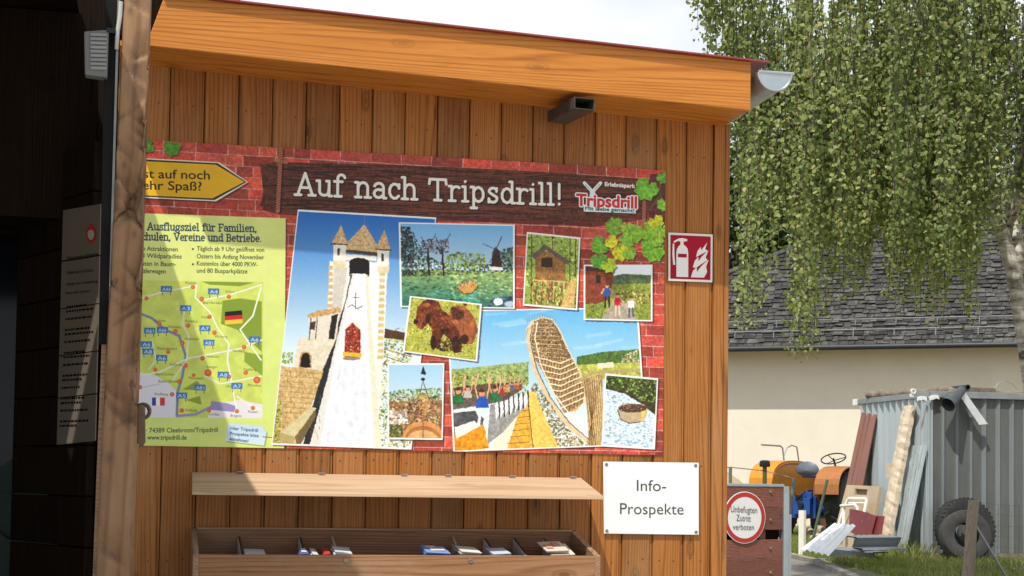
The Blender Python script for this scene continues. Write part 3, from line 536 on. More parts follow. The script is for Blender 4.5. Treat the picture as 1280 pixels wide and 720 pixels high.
    cv.poly([(498, 336), (645, 339), (645, 390), (498, 390)], (150, 166, 104), grad=(44, 112, 108), tx=(10, .15))
    cv.dabs([(500, 284), (516, 290), (530, 318), (560, 330), (645, 330), (645, 342), (500, 346)], 500, (2, 5), [(44, 56, 44), (70, 86, 58), (96, 110, 74), (36, 42, 36)], 20)
    cv.dabs([(500, 282), (512, 284), (518, 310), (516, 345), (500, 345)], 220, (2, 5), [(30, 36, 36), (54, 64, 56), (76, 88, 84)], 21)
    for x0 in (534, 552):
        cv.line([(x0+2, 344), (x0, 312)], 2.4, (56, 44, 40)); cv.line([(x0, 314), (x0-8, 296)], .8, (70, 66, 70)); cv.line([(x0, 312), (x0+10, 292)], .8, (70, 66, 70)); cv.dabs([(x0-9, 300), (x0+8, 298), (x0+9, 316), (x0-8, 318)], 110, (1.5, 3.5), [(110, 66, 58), (64, 50, 48), (50, 54, 50), (140, 90, 80)], 22+x0)
    cv.dabs([(556, 320), (572, 314), (590, 316), (606, 318), (606, 336), (556, 336)], 200, (2, 5), [(140, 164, 74), (110, 136, 66), (170, 184, 96), (84, 106, 54)], 24); cv.dabs([(624, 312), (643, 308), (643, 338), (624, 338)], 120, (2, 5), [(70, 86, 60), (50, 62, 50), (96, 112, 70)], 25)
    cv.poly([(613, 335), (615, 314), (619, 308), (624, 314), (627, 335)], (74, 54, 46), tx=(4, .3)); cv.poly([(611, 333), (628, 334), (628, 338), (611, 337)], (220, 220, 214))
    for a in (25, 115, 205, 295): cv.line([(619, 312), (619+18*math.cos(R(a)), 312+18*math.sin(R(a)))], .9, (88, 74, 70))
    cv.dabs([(500, 350), (560, 345), (590, 384), (500, 384)], 170, (4, 9), [(40, 60, 54), (60, 96, 84), (84, 130, 116)], 26, .35, .5); cv.dabs([(556, 340), (640, 340), (640, 374), (566, 374)], 240, (3, 9), [(150, 176, 96), (120, 160, 120), (190, 200, 140), (90, 130, 96)], 27, .5, .55)
    cv.dabs([(540, 362), (600, 362), (600, 384), (530, 384)], 80, (5, 10), [(70, 150, 140), (90, 170, 156)], 28, .4, .45)
    cv.poly([(571, 358), (578, 354), (592, 352), (596, 358), (588, 366), (576, 368)], (196, 150, 90)); cv.dabs([(572, 352), (594, 350), (594, 359), (574, 360)], 40, (1.5, 3), [(240, 226, 190), (200, 100, 70), (90, 60, 50)], 29); cv.line([(571, 360), (578, 367), (590, 366), (597, 358)], 1, (90, 60, 40))
    cv.dabs([(612, 374), (643, 368), (643, 386), (608, 386)], 46, (5, 10), [(60, 96, 150), (90, 110, 130), (54, 70, 90)], 30, .6); cv.ell((622, 377), 6, 4.5, (236, 240, 244)); cv.ell((636, 380), 6, 3.6, (176, 190, 204))
    # 4 bears
    photo([(512, 370), (602, 380), (596, 452), (503, 440)], (176, 176, 84)); cv.dabs([(500, 366), (606, 376), (600, 456), (500, 446)], 900, (1.5, 4), [(196, 190, 96), (150, 156, 66), (120, 136, 54), (206, 200, 116)], 31)
    br = lambda pts, c: (cv.poly(pts, c, tx=(6, .3)))
    br([(522, 384), (528, 376), (538, 373), (548, 378), (552, 388), (562, 394), (572, 402), (578, 418), (576, 440), (566, 441), (562, 424), (554, 418), (550, 424), (548, 436), (538, 434), (540, 412), (534, 404), (526, 412), (520, 408), (519, 396)], (104, 56, 34))
    cv.ell((528, 390), 8, 10, (128, 70, 42), tx=(5, .3)); cv.ell((523, 404), 4, 6, (150, 90, 54)); cv.ell((536, 376), 4, 3.2, (90, 48, 30)); cv.ell((527, 388), 1.2, 1.2, (30, 18, 14))
    br([(562, 386), (570, 380), (582, 384), (592, 396), (597, 412), (590, 430), (578, 430), (570, 410), (562, 398)], (150, 94, 62)); cv.ell((572, 392), 8, 8, (96, 58, 42)); cv.ell((586, 412), 7, 8, (164, 98, 66)); cv.ell((566, 386), 3, 3, (90, 54, 38))
    for (x, y, rx, ry, a_) in ((532, 381, 6, 2.2, .5), (545, 385, 5, 2, .4), (566, 402, 7, 2.4, .4), (578, 386, 6, 2, .45), (590, 404, 3, 6, .35), (556, 398, 7, 2.5, .35)): cv.ell((x, y), rx, ry, (206, 138, 84), a_)
    for (x, y, rx, ry) in ((541, 428, 4, 9), (569, 430, 5, 10), (556, 414, 6, 4), (534, 398, 3, 6), (580, 424, 5, 6)): cv.ell((x, y), rx, ry, (44, 26, 20), .75)
    cv.ell((519, 402), 3, 3, (60, 36, 28)); cv.ell((531, 386), 1.1, 1.1, (16, 10, 8)); cv.ell((575, 391), 1, 1, (16, 10, 8)); cv.ell((581, 380), 2.6, 2.4, (110, 64, 42))
    cv.dabs([(546, 424), (576, 420), (576, 442), (546, 438)], 60, (3, 6), [(56, 34, 26), (70, 42, 30)], 32); cv.dabs([(520, 380), (575, 392), (576, 425), (522, 410)], 130, (2, 4), [(140, 76, 44), (84, 44, 28), (164, 96, 60)], 33, 1.4, .5)
    # 5 tree house
    photo([(658, 290), (725, 297), (721, 388), (653, 382)], (150, 170, 84)); cv.dabs([(650, 286), (728, 290), (728, 392), (650, 390)], 520, (2, 5), [(160, 184, 90), (110, 136, 64), (200, 206, 130), (76, 96, 50)], 34)
    for x in (664, 690, 712, 719): cv.line([(x, 292), (x-1, 380)], 1.3, (84, 66, 48), .9)
    cv.poly([(668, 318), (690, 312), (706, 326), (706, 352), (668, 350)], (150, 112, 70), tx=(4, .3)); cv.poly([(663, 320), (680, 305), (712, 327), (706, 330), (682, 312), (668, 324)], (110, 96, 88)); cv.poly([(676, 322), (690, 322), (690, 334), (676, 334)], (70, 54, 40)); 
    for k in range(5): cv.line([(670+k*8, 350), (668+k*8, 380)], 1.8, (130, 92, 56))
    cv.dabs([(664, 346), (718, 350), (716, 384), (660, 380)], 240, (1.5, 3.5), [(196, 160, 104), (150, 108, 64), (220, 190, 140), (96, 70, 44), (190, 90, 90)], 35, 2.0); cv.line([(668, 350), (706, 352)], 1.6, (214, 180, 120)); cv.poly([(700, 384), (712, 350), (720, 346), (716, 386)], (206, 170, 110), tx=(4, .3))
    # 6 family
    photo([(729, 331), (815, 331), (815, 402), (729, 400)], (232, 240, 246), (216, 228, 236)); cv.poly([(760, 346), (780, 342), (816, 344), (816, 360), (760, 360)], (96, 112, 80), tx=(6, .3)); cv.poly([(728, 356), (816, 354), (816, 404), (728, 404)], (140, 150, 70), tx=(6, .3)); cv.poly([(748, 404), (764, 378), (778, 376), (800, 404)], (168, 156, 140), tx=(6, .15))
    cv.poly([(730, 334), (764, 336), (766, 344), (762, 374), (744, 380), (730, 380)], (134, 74, 50), tx=(5, .25)); cv.poly([(729, 332), (766, 336), (768, 341), (729, 338)], (90, 56, 44)); cv.poly([(744, 344), (750, 344), (750, 354), (744, 354)], (60, 44, 40))
    cv.dabs([(772, 362), (815, 362), (815, 380), (772, 380)], 130, (1.5, 4), [(120, 70, 50), (170, 160, 80), (214, 190, 140), (84, 66, 44)], 36); cv.dabs([(735, 378), (755, 378), (752, 400), (732, 400)], 90, (1.5, 4), [(90, 110, 50), (120, 136, 66)], 37)
    for x, y, c, l, hgt in ((758, 358, (60, 92, 150), (52, 48, 54), 26), (771, 370, (206, 50, 50), (222, 196, 170), 24), (788, 374, (240, 240, 242), (90, 96, 120), 22)):
        cv.ell((x, y-1), 2.5, 3, (206, 160, 130)); cv.ell((x, y-2.6), 2.6, 1.8, (120, 84, 56)); cv.poly([(x-3.6, y+2), (x+3.6, y+2), (x+4.2, y+hgt*.5), (x-4, y+hgt*.5)], c); cv.line([(x-2, y+hgt*.5), (x-2.6, y+hgt)], 2.4, l); cv.line([(x+2, y+hgt*.5), (x+2.8, y+hgt-1)], 2.4, l); cv.line([(x-4, y+3), (x-7, y+9)], 1.7, (214, 170, 140)); cv.line([(x+4, y+3), (x+7, y+8)], 1.7, (214, 170, 140))
    # 7 mill ride
    photo([(484, 454), (555, 454), (553, 550), (484, 549)], (160, 200, 230), (226, 236, 238)); cv.dabs([(486, 488), (552, 484), (552, 510), (486, 506)], 240, (2, 5), [(110, 130, 56), (80, 100, 46), (150, 164, 76)], 38); cv.poly([(486, 502), (552, 500), (553, 550), (486, 550)], (150, 120, 84), tx=(7, .3))
    cv.dabs([(486, 496), (548, 494), (552, 540), (486, 540)], 520, (2, 4.5), [(190, 140, 90), (214, 180, 130), (120, 84, 60), (90, 100, 56), (230, 216, 190), (160, 90, 70)], 39)
    cv.poly([(525, 467), (528.5, 457), (532, 468)], (40, 52, 66)); cv.ell((528, 474), 2.6, 2.2, (40, 40, 40)); cv.line([(528, 476), (522, 500)], .9, (120, 90, 60)); cv.line([(528, 476), (536, 500)], .9, (120, 90, 60)); cv.line([(518, 494), (538, 494)], 1.4, (190, 140, 90)); cv.ell((528, 506), 9, 12, (206, 160, 100), .6); cv.dabs([(510, 498), (530, 498), (530, 518), (508, 518)], 60, (2, 4), [(130, 96, 80), (70, 52, 48)], 41)
    cv.dabs([(486, 512), (508, 514), (510, 530), (486, 530)], 50, (4, 7), [(230, 226, 220), (200, 190, 176)], 42); cv.ell((528, 548), 26, 22, (206, 150, 96)); cv.ell((528, 550), 23, 18, (176, 120, 70)); cv.ell((528, 553), 21, 16, (214, 170, 118)); cv.line([(528, 522), (528, 548)], 1, (140, 90, 56)); cv.dabs([(486, 530), (502, 532), (504, 549), (486, 549)], 60, (2, 5), [(60, 80, 44), (96, 116, 60)], 43)
    # 8 river raft
    photo([(756, 467), (822, 473), (818, 562), (751, 558)], (206, 222, 236)); cv.poly([(756, 466), (824, 472), (822, 522), (800, 504), (780, 492), (756, 486)], (76, 70, 44), tx=(5, .4)); cv.dabs([(756, 466), (824, 472), (822, 505), (800, 500), (780, 488), (756, 484)], 260, (2, 5), [(70, 92, 40), (110, 140, 60), (150, 176, 90), (48, 58, 34)], 44)
    cv.dabs([(752, 486), (778, 492), (816, 522), (818, 562), (750, 560)], 560, (2, 6), [(240, 244, 248), (190, 212, 232), (150, 184, 214), (250, 250, 252), (120, 150, 180)], 45, .6, .7)
    cv.poly([(771, 512), (774, 524), (786, 529), (804, 526), (809, 512), (804, 505), (778, 504)], (186, 166, 134)); cv.ell((790, 510), 18, 5.5, (90, 74, 60)); cv.dabs([(774, 505), (806, 505), (806, 513), (774, 513)], 90, (1.5, 3), [(110, 60, 50), (214, 180, 150), (60, 46, 44), (160, 120, 100)], 46); cv.line([(771, 512), (775, 524), (787, 529), (804, 526)], 1, (70, 60, 50)); cv.poly([(801, 514), (806, 513), (804, 526), (800, 527)], (226, 190, 110))
    cv.clip = None; cv.grain(cv.pm)
    # headline
    cv2 = (236, 234, 226)
    for o_, c in ((1.5, (40, 18, 14)), (0, cv2)): serif(cv, 'Auf nach Tripsdrill!', (369+o_, 243.5+o_), (703+o_, 256.5+o_), 27.5, 3.7, c, .085)
    # park logo
    tl = [((719, 258), (796, 262.5))]
    for sx in (-1, 1): cv.line([(740, 240), (740+sx*10, 229)], 4.6, (228, 232, 234)); cv.line([(740+sx*3, 237), (740+sx*9, 230.5)], .8, (120, 130, 140))
    cv.poly([(735, 262), (737, 238), (743, 238), (746, 262)], (228, 232, 234)); cv.poly([(729, 256), (794, 259.5), (794, 267), (729, 264.5)], (232, 236, 234))
    cv.text('Tripsdrill', (720, 257), (795, 260.5), 15.5, (236, 238, 236), bold=2.2); cv.text('Tripsdrill', (720, 257), (795, 260.5), 15.5, (196, 50, 52), bold=.7)
    cv.text('Erlebnispark', (755.5, 232.6), (793, 235.2), 5.2, (236, 236, 230), bold=.35); cv.text('Mit Liebe gemacht!', (731, 262.6), (792, 265.6), 4.6, (40, 110, 120), bold=.3)
    # ropes
    for x0, y0, x1, y1 in ((351, 186, 347, 264), (805, 226, 804, 276)):
        cv.line([(x0+2, y0+2), (x1+2, y1+2)], 5, (30, 10, 8), .5); cv.line([(x0, y0), (x1, y1)], 5, (176, 110, 84))
        for k in range(int((y1-y0)/3.2)):
            t = k*3.2/(y1-y0); x = x0+(x1-x0)*t; y = y0+(y1-y0)*t; cv.line([(x-2.4, y+2.4), (x+2.4, y)], .9, (110, 54, 44))
    cv.line([(343, 200), (358, 204)], 3, (170, 106, 80)); cv.line([(346, 206), (357, 199)], 2.4, (150, 90, 70))
    # vine
    cv.poly([(812, 218), (832, 216), (832, 290), (818, 286), (808, 262)], (70, 36, 40), .75, tx=(7, .4))
    for pts in ([(826, 216), (824, 240), (829, 262), (822, 290), (800, 302), (770, 312), (748, 322)], [(800, 302), (806, 312)], [(778, 310), (790, 296)], [(823, 246), (812, 262)]): cv.line(pts, 1.6, (110, 90, 50))
    for x, y, r, c, a in ((769, 284, 11, (120, 166, 50), 200), (783, 284, 8, (150, 180, 60), 90), (791, 291, 12, (134, 182, 52), 70), (810, 288, 12, (140, 184, 56), 30), (819, 277, 9, (206, 206, 50), 60), (808, 235, 14, (116, 178, 56), 120), (828, 221, 8, (110, 168, 60), 60), (829, 255, 8, (130, 186, 60), 100), (827, 288, 9, (150, 196, 60), 90),
                          (750, 306, 11, (112, 170, 50), 140), (763, 302, 8, (214, 212, 46), 40), (780, 304, 10, (130, 176, 56), 10), (775, 315, 10, (206, 206, 44), 80), (786, 316, 8, (140, 180, 60), 60), (811, 303, 11, (122, 178, 50), 40), (816, 313, 13, (128, 186, 50), 60), (748, 325, 10, (96, 160, 56), 80), (760, 331, 9, (170, 200, 52), 60), (820, 300, 8, (150, 190, 60), 10)):
        leaf(x, y, r*1.3, c, a)
    return cv.image('poster_print')
# ------------------------------------------------------------------ the timber hut
HX0, HX1 = -.22, 2.400                                      # left and right ends of the front wall
soff = lambda x: 2.612+(x+.056)*(2.520-2.612)/2.452         # underside of the sloping eaves
OH = .32
hut = thing('timber_hut', (1.1, 1.2, 0), 'orange-brown stained timber kiosk with a wide fascia beam, carrying the big poster', 'kiosk')
seam0 = on_y(212, 150, 0).x; pitch = (on_y(859, 165, 0).x-seam0)/16
edges = [seam0+pitch*k for k in range(-2, 17)]; edges = [HX0]+[e for e in edges if e > HX0+.03]
M_NAIL = plain('rusty_nail', (.09,.045,.022), .7, .2)
mb = MB()
for i, a in enumerate(edges):
    b = edges[i+1] if i+1 < len(edges) else 2.350
    rr = random.random(); zt = soff(b)+.03; g = .0035
    mb.mi = 1
    for zn in (2.43-.035*(b-1), 1.03, .62):
        for xn in (a+.03, b-.045): mb.disc((xn, 0.0, zn+random.uniform(-.012, .012)), (0, -1, 0), .0034, .0012, 8)
    mb.mi = 0
    # shiplap board: face, chamfered edge, then a set-back lip that runs under the next board
    a1, b1 = a+.0015, b-.0115
    mb.prism([(a1, .024, 0), (a1, .004, 0), (a1+.004, 0, 0), (b1-.004, 0, 0), (b1, .004, 0), (b1, .0075, 0), (b-.0022, .0075, 0), (b-.0022, .024, 0)], (0, 0, zt), rr)
B('board_wall', mb, [W_WALL, M_NAIL], hut)
mb = MB().box((2.352, -.006, 0), (HX1, .03, soff(2.4)+.02)); mb.box((2.402, -.004, 0), (2.424, 2.5, soff(2.4)+.01))
B('corner_board', mb, W_WALL, hut, bevel=.003)
mb = MB().box((HX0, .026, .0), (2.40, .05, 2.56)); mb.box((HX0-.004, .05, 0), (HX0+.03, 2.5, 2.6)); mb.box((HX0, 2.46, 0), (2.4, 2.5, 2.56)); B('inner_wall', mb, W_DARK, hut)
# fascia beam with slanting left end, soffit, end board, roof sheet
FT = lambda x: soff(x)+.207
l0, l1 = on_y(182, 58, -OH).x, on_y(206, -5, -OH).x; r0 = 2.398
mb = MB().prism([(l0, -OH, soff(l0)), (r0, -OH, soff(r0)), (r0, -OH, FT(r0)), (l1, -OH, FT(l1))], (0, .045, 0), .5); B('fascia_beam', mb, W_BEAM, hut, bevel=.004)
mb = MB()
for k in range(3):
    y0 = -OH+.047+k*.092; mb.prism([(HX0, y0, soff(HX0)+.004), (r0-.002, y0, soff(r0)+.004), (r0-.002, y0, soff(r0)+.022), (HX0, y0, soff(HX0)+.022)], (0, .0905, 0), .3+.1*k)
B('soffit', mb, W_BEAM, hut)
mb = MB().prism([(r0, -OH+.047, soff(r0)+.01), (r0, 2.6, soff(r0)+.01), (r0, 2.6, FT(r0)-.01), (r0, -OH+.047, FT(r0)-.01)], (-.03, 0, 0)); B('end_board', mb, W_WALL, hut)
mb = MB().prism([(HX0, -OH+.10, FT(HX0)-.12), (l1+.1, -OH+.10, FT(l1)-.12), (l1+.1, -OH+.10, FT(l1)-.01), (HX0, -OH+.10, FT(HX0)-.01)], (0, .04, 0)); mb.box((HX0, -OH+.046, 2.66), (l1+.04, -OH+.1, 3.1)); B('end_trim', mb, W_DARK, hut)
M_ROOF = plain('red_roof_sheet', (.27,.055,.05), .45, 0, .15, 6, dirt=((.2,.08,.07), .4))
mb = MB(); x0, x1 = l1-.01, 2.475
n = 46; prof = []
for k in range(n+1):
    x = x0+(x1-x0)*k/n; ph = k % 4; prof.append((x, FT(x)+.006))
pts = [(x, -OH-.022, z) for x, z in prof]+[(x, -OH-.022, z-.003) for x, z in prof[::-1]]
vs = []; m = len(prof)
mb.add([(x, y, z) for y in (-OH-.022, 2.6) for x, z in prof]+[(x, y, z-.006) for y in (-OH-.022, 2.6) for x, z in prof],
       [f for k in range(n) for f in ([k, k+1, m+k+1, m+k], [2*m+k, 3*m+k, 3*m+k+1, 2*m+k+1], [k, 2*m+k, 2*m+k+1, k+1])]+[[n, 2*m+n, 3*m+n, m+n]])
B('roof_sheet', mb, M_ROOF, hut)
# gutter along the low side
gc = on_y(968, 92, -.34); gr = .0735; M_GUT = plain('zinc_gutter', (.40,.44,.46), .38, .6, .2, 7, dirt=((.30,.32,.32), .5))
arcp = [(gc.x+gr*math.cos(R(a)), gc.z+gr*math.sin(R(a))) for a in range(180, 361, 12)]
mb = MB(); nn = len(arcp)
sl = lambda y: -.012*(y+.34)
mb.add([(x, y, z+sl(y)) for y in (-.34, 2.6) for x, z in arcp]+[(gc.x+(x-gc.x)*.965, y, gc.z+(z-gc.z)*.965+sl(y)) for y in (-.34, 2.6) for x, z in arcp],
       [[k, k+1, nn+k+1, nn+k] for k in range(nn-1)]+[[2*nn+k, 3*nn+k, 3*nn+k+1, 2*nn+k+1] for k in range(nn-1)]+[[0, 2*nn, 3*nn, nn], [nn-1, 2*nn-1, 4*nn-1, 3*nn-1], ])
mb.tube([(gc.x+gr+.006, -.34, gc.z), (gc.x+gr+.006, 2.6, gc.z+sl(2.6))], .009, 8); gut = B('gutter', mb, M_GUT, hut, smooth=True)
mb = MB().prism([(x, -.342, z) for x, z in arcp], (0, -.004, 0)); mb.tube([(gc.x-gr*1.0, -.346, gc.z+.003), (gc.x+gr+.012, -.346, gc.z+.003)], .006, 6)
mb.tube([(x, -.346, z) for x, z in arcp], .005, 6); B('end_cap', mb, M_ZINC, gut, smooth=True)
dp = Vector((2.46, .35, 0)); mb = MB().tube([(dp.x, dp.y, 0), (dp.x, dp.y, 2.30), (gc.x-.02, dp.y+.04, gc.z-.06)], .032, 12); B('downpipe', mb, M_ZINC, hut, smooth=True)

# steel tube under the eaves
c0 = on_y(731, 129.5, -.33); c1 = on_y(697, 147, -.06); ax = (c1-c0).normalized(); sx = Vector((1, 0, .0)); sx = (sx-ax*sx.dot(ax)).normalized(); sz = ax.cross(sx)
if sz.z < 0: sz = -sz
mid = (c0+c1)/2; hl = (c1-c0).length/2; w2, h2, th = .046, .0245, .004; mb = MB()
for s_ in (-1, 1):
    mb.obox(mid+sx*s_*(w2-th/2), sx*th/2, ax*hl, sz*h2); mb.obox(mid+sz*s_*(h2-th/2), sx*(w2-th), ax*hl, sz*th/2)
o = B('steel_tube', mb, plain('galvanised_tube', (.07,.062,.055), .5, .2, .3, 20), bevel=.002); tag(o, 'short grey rectangular steel tube fixed under the eaves above the poster', 'tube')
mb = MB().obox(mid+ax*hl*.3, sx*(w2-.006), ax*.002, sz*(h2-.006)); B('bore_shade', mb, M_BLACK, o)  # black plate added inside the open tube, standing in for its shaded bore

# ------------------------------------------------------------------ poster and plates on the wall
def sheet(name, p, y, th, mat, parent=None, bevel=0):
    """flat plate whose face outline is given as wall points (x, z)"""
    return B(name, MB().prism([(a, y, b) for a, b in p], (0, th, 0)), mat, parent, bevel=bevel)
def wp(px, py, y=0): q = on_y(px, py, y); return (q.x, q.z)
M_POST = printmat('poster_print', make_poster(), .42, .96)
mb = MB(); nx, nz = 48, 26; yb = -.0045
for j in range(nz+1):
    for i in range(nx+1):
        x = PX0+(PX1-PX0)*i/nx; z = PZ0+(PZ1-PZ0)*j/nz
        mb.v.append((x, yb-.0016*abs(math.sin((x-seam0)/pitch*math.pi))*(.4+.6*noise.noise((x*2, 1, z*2))), z))
nv = len(mb.v); 
for j in range(nz):
    for i in range(nx): a = j*(nx+1)+i; mb.f.append([a, a+1, a+nx+2, a+nx+1]); mb.r.append(.5); mb.m.append(0)
rim = [i for i in range(nx+1)]+[j*(nx+1)+nx for j in range(1, nz+1)]+[nz*(nx+1)+i for i in range(nx-1, -1, -1)]+[j*(nx+1) for j in range(nz-1, 0, -1)]
o_ = len(mb.v); mb.v += [(mb.v[i][0], -.0005, mb.v[i][2]) for i in rim]; q = len(rim)
for k in range(q): mb.f.append([rim[k], o_+k, o_+(k+1) % q, rim[(k+1) % q]]); mb.r.append(.5); mb.m.append(1)
poster = B('poster', mb, [M_POST, plain('banner_edge', (.35, .2, .18), .5)], fixn=True)
uvl = poster.data.uv_layers.new(name='UVMap'); b0 = Vector(poster['_w'])
for lp in poster.data.loops:
    v = poster.data.vertices[lp.vertex_index].co+b0; uvl.data[lp.index].uv = ((v.x-PX0)/(PX1-PX0), (v.z-PZ0)/(PZ1-PZ0))
tag(poster, 'large printed banner with photos, a map and brick pattern reading "Auf nach Tripsdrill!"', 'poster')

def lettering(body, p0, p1, cap, y, mat, parent, bold=0, plane=None, up_=None, name='lettering'):
    """text as a thin mesh: baseline p0->p1 in photo pixels on plane y, capital height in pixels"""
    v, t = text_tris(body); P = plane or (lambda p: on_y(p[0], p[1], y)); A, Bq = P(p0), P(p1); xm, xM = v[:, 0].min(), v[:, 0].max(); e = (Bq-A)/(xM-xm)
    C = P((p0[0], p0[1]-cap)); u = (C-A)/.70; nrm = e.cross(u).normalized(); mb = MB()
    if nrm.dot(CAM-A) < 0: nrm = -nrm
    base = [A+e*(a-xm)+u*b for a, b in v]; mb.add([q+nrm*.0009 for q in base], [list(x) for x in t.tolist()]); return B(name, mb, mat, parent, fixn=False)
isg = sheet('info_sign', [wp(754, 577, -.012), wp(873.5, 578.5, -.012), wp(873.5, 668.5, -.012), wp(755, 667, -.012)], -.012, .004, M_WHITE, bevel=.001)
tag(isg, 'white rectangular plate reading "Info-Prospekte", screwed to the boards below the poster', 'sign')
lettering('Info-', (796, 613.5), (832.5, 614), 14, -.012, M_INK, isg); lettering('Prospekte', (775, 642.5), (854.5, 643.2), 14, -.012, M_INK, isg)
for x, y in ((758, 580.5), (869.5, 581.8), (870, 665), (758.5, 663.5)):
    q = on_y(x, y, -.0118); B('screw', MB().lathe(q, (0, -1, 0), [(.0075, 0), (.007, .0025), (.004, .0042), (.0015, .0042), (.001, .0025)], 12), M_SCREW, isg, smooth=True)
# fire extinguisher plate
fe = sheet('fire_extinguisher_sign', [wp(835.5, 290.5, -.009), wp(891, 293, -.009), wp(890.5, 353, -.009), wp(835.5, 351, -.009)], -.009, .004, plain('sign_cream', (.72,.70,.64), .4, 0, .04), bevel=.001)
tag(fe, 'dark red square pictogram plate showing a fire extinguisher beside flames', 'sign')
M_SRED = plain('sign_red', (.36,.010,.030), .6, 0, .08, 3, spec=.12); M_SWH = plain('sign_white', (.78,.78,.74), .4, 0, .03)
sheet('red_field', [wp(838, 293.5, -.0095), wp(888.5, 295.7, -.0095), wp(888, 350, -.0095), wp(838, 348.3, -.0095)], -.0095, .0015, M_SRED, fe)
for nm, P in (('extinguisher_symbol', [(845.5, 346), (845.5, 316), (846.3, 311), (848.5, 307.5), (850.5, 306), (850.5, 302), (848, 301), (842.5, 303.5), (842, 301.5), (848, 298.2), (853, 297.5), (859, 299), (859, 301.3), (854.5, 302), (854.5, 306), (857, 307.5), (859.5, 311), (860.3, 316), (860.3, 346.4)]),
              ('hose_symbol', [(841, 304.5), (842.8, 304.5), (843, 319), (844, 331), (841.5, 331), (840.5, 318)]),
              ('flame_symbol', [(863.5, 346.6), (866.5, 338), (871, 334), (871, 340), (875.5, 334), (880, 329.5), (886, 325), (882.5, 333), (884, 340), (880, 347)]),
              ('flame_symbol', [(866, 334), (868.5, 326), (873, 321), (873, 326.5), (878, 320), (885.5, 313), (882, 322), (884.5, 325.5), (876, 330.5), (870, 335)]),
              ('flame_symbol', [(870, 321.5), (872, 313.5), (876, 308.5), (876.6, 313), (884, 303), (881.5, 311), (885, 314), (877, 317.5)])):
    sheet(nm, [wp(a, b, -.0105) for a, b in P], -.0105, .0008, M_SWH, fe)

sheet('label_window', [wp(a, b, -.0112) for a, b in ((847.5, 317), (858.5, 317.5), (858.5, 322), (847.5, 321.5))], -.0112, .0006, M_SRED, fe)
# ------------------------------------------------------------------ brochure box with hinged lid
bl, brr = on_y(246, 661, 0).x, on_y(713, 662, 0).x; zb = on_y(480, 662, -.01).z; YF = -.40; zf = on_y(500, 694, YF).z
fl, fr_ = on_y(259, 696, YF).x, on_y(748, 695, YF).x
fl = min(fl, bl+.02); rk = thing('brochure_box', ((bl+brr)/2, -.2, zb-.45), 'long brown wooden brochure box with a raised pale lid board, below the poster', 'brochure box')
zbt = zf-.30; tk = .022
B('front_panel', MB().box((bl, YF, zbt), (brr, YF+tk, zf), .4), wood('brown_box_front', (.17,.074,.033), (.30,.148,.068), (.40,.215,.108), 0, .75, .6, .1, 1.0, ((.5,.4,.28), .35)), rk, bevel=.002)
B('back_panel', MB().box((bl, -.026, zbt), (brr, -.004, zb), .2), W_INB, rk, bevel=.002)
top = MB().box((bl, -.0295, zb-.002), (brr, -.001, zb+.005)); B('back_rail', top, W_GREY, rk)
for x0 in (bl-tk, brr):
    B('side_panel', MB().prism([(x0, YF, zbt), (x0, -.004, zbt), (x0, -.004, zb), (x0, YF, zf)], (tk, 0, 0), .3), wood('box_side', (.18,.10,.055), (.32,.19,.11), (.42,.27,.17), 1, .75, .4, .1, 1.0, ((.5,.4,.3), .4)), rk, bevel=.002)
B('bottom_panel', MB().box((bl, YF+tk, zbt), (brr, -.027, zbt+.02)), W_INB, rk)
ll, lr = on_y(240, 590, 0).x, on_y(726, 597, 0).x; zlb = on_y(480, 593.5, 0).z; YL = -.355; zlf = on_y(500, 617.5, YL).z
lf, lrf = on_y(240, 614, YL).x, on_y(755, 621, YL).x
lid = B('lid', MB().prism([(ll, -.002, zlb), (lr, -.002, zlb), (lrf, YL, zlf), (lf, YL, zlf)], (0, -.003, -.013), .5), W_LID, rk, bevel=.002)
for px in (300, 402, 505, 560, 640, 716):
    q = on_y(px, 593+(px-480)*.0144, -.02); B('hinge', MB().obox(q+Vector((0, -.004, .0)), (.013, 0, 0), (0, .008, -.0018), (0, .0005, .0012)), M_STEEL, lid)
for px in (433, 588):
    q = on_y(px, 701, YF-.0005); B('screw', MB().lathe(q, (0, -1, 0), [(.011, 0), (.010, .002), (.006, .003), (.005, .001)], 14), M_SCREW, rk, smooth=True)
zin = lambda y, k=.035: zb+(zf-zb)*(y/YF)-k
M_DIVB = plain('divider_edge', (.035,.03,.028), .6); M_DIVW = plain('divider_face', (.58,.57,.55), .5)
for px in (297, 335, 373, 452, 491, 529, 604, 641, 678):
    x = on_y(px, 676, -.03).x; h = .028 if px in (297, 373, 604, 641, 678) else .10
    mb = MB(); mb.mi = 0; mb.prism([(x, -.03, zbt+.03), (x, YF+.03, zbt+.03), (x, YF+.03, zin(YF+.03, h+.01)), (x, -.03, zin(-.03, h))], (.003, 0, 0)); mb.mi = 1
    mb.prism([(x+.0032, -.03, zbt+.03), (x+.0032, YF+.03, zbt+.03), (x+.0032, YF+.03, zin(YF+.03, h+.008)), (x+.0032, -.03, zin(-.03, h-.003))], (.006, 0, 0))
    B('divider', mb, [M_DIVW, M_DIVB], rk)
M_RODS = plain('pale_rod', (.45,.40,.34), .5, .2)
for px in (415, 566):
    a = on_y(px, 671, -.04); b = on_y(px+13, 693, YF+.03); b.z -= .05; B('divider_rod', MB().tube([a, b], .006, 8), M_RODS, rk, smooth=True)
    mb = MB().prism([(a.x-.002, -.04, zbt+.03), (b.x-.002, YF+.04, zbt+.03), (b.x-.002, YF+.04, b.z-.004), (a.x-.002, -.04, a.z-.03)], (.003, 0, 0)); B('divider', mb, M_DIVW, rk)
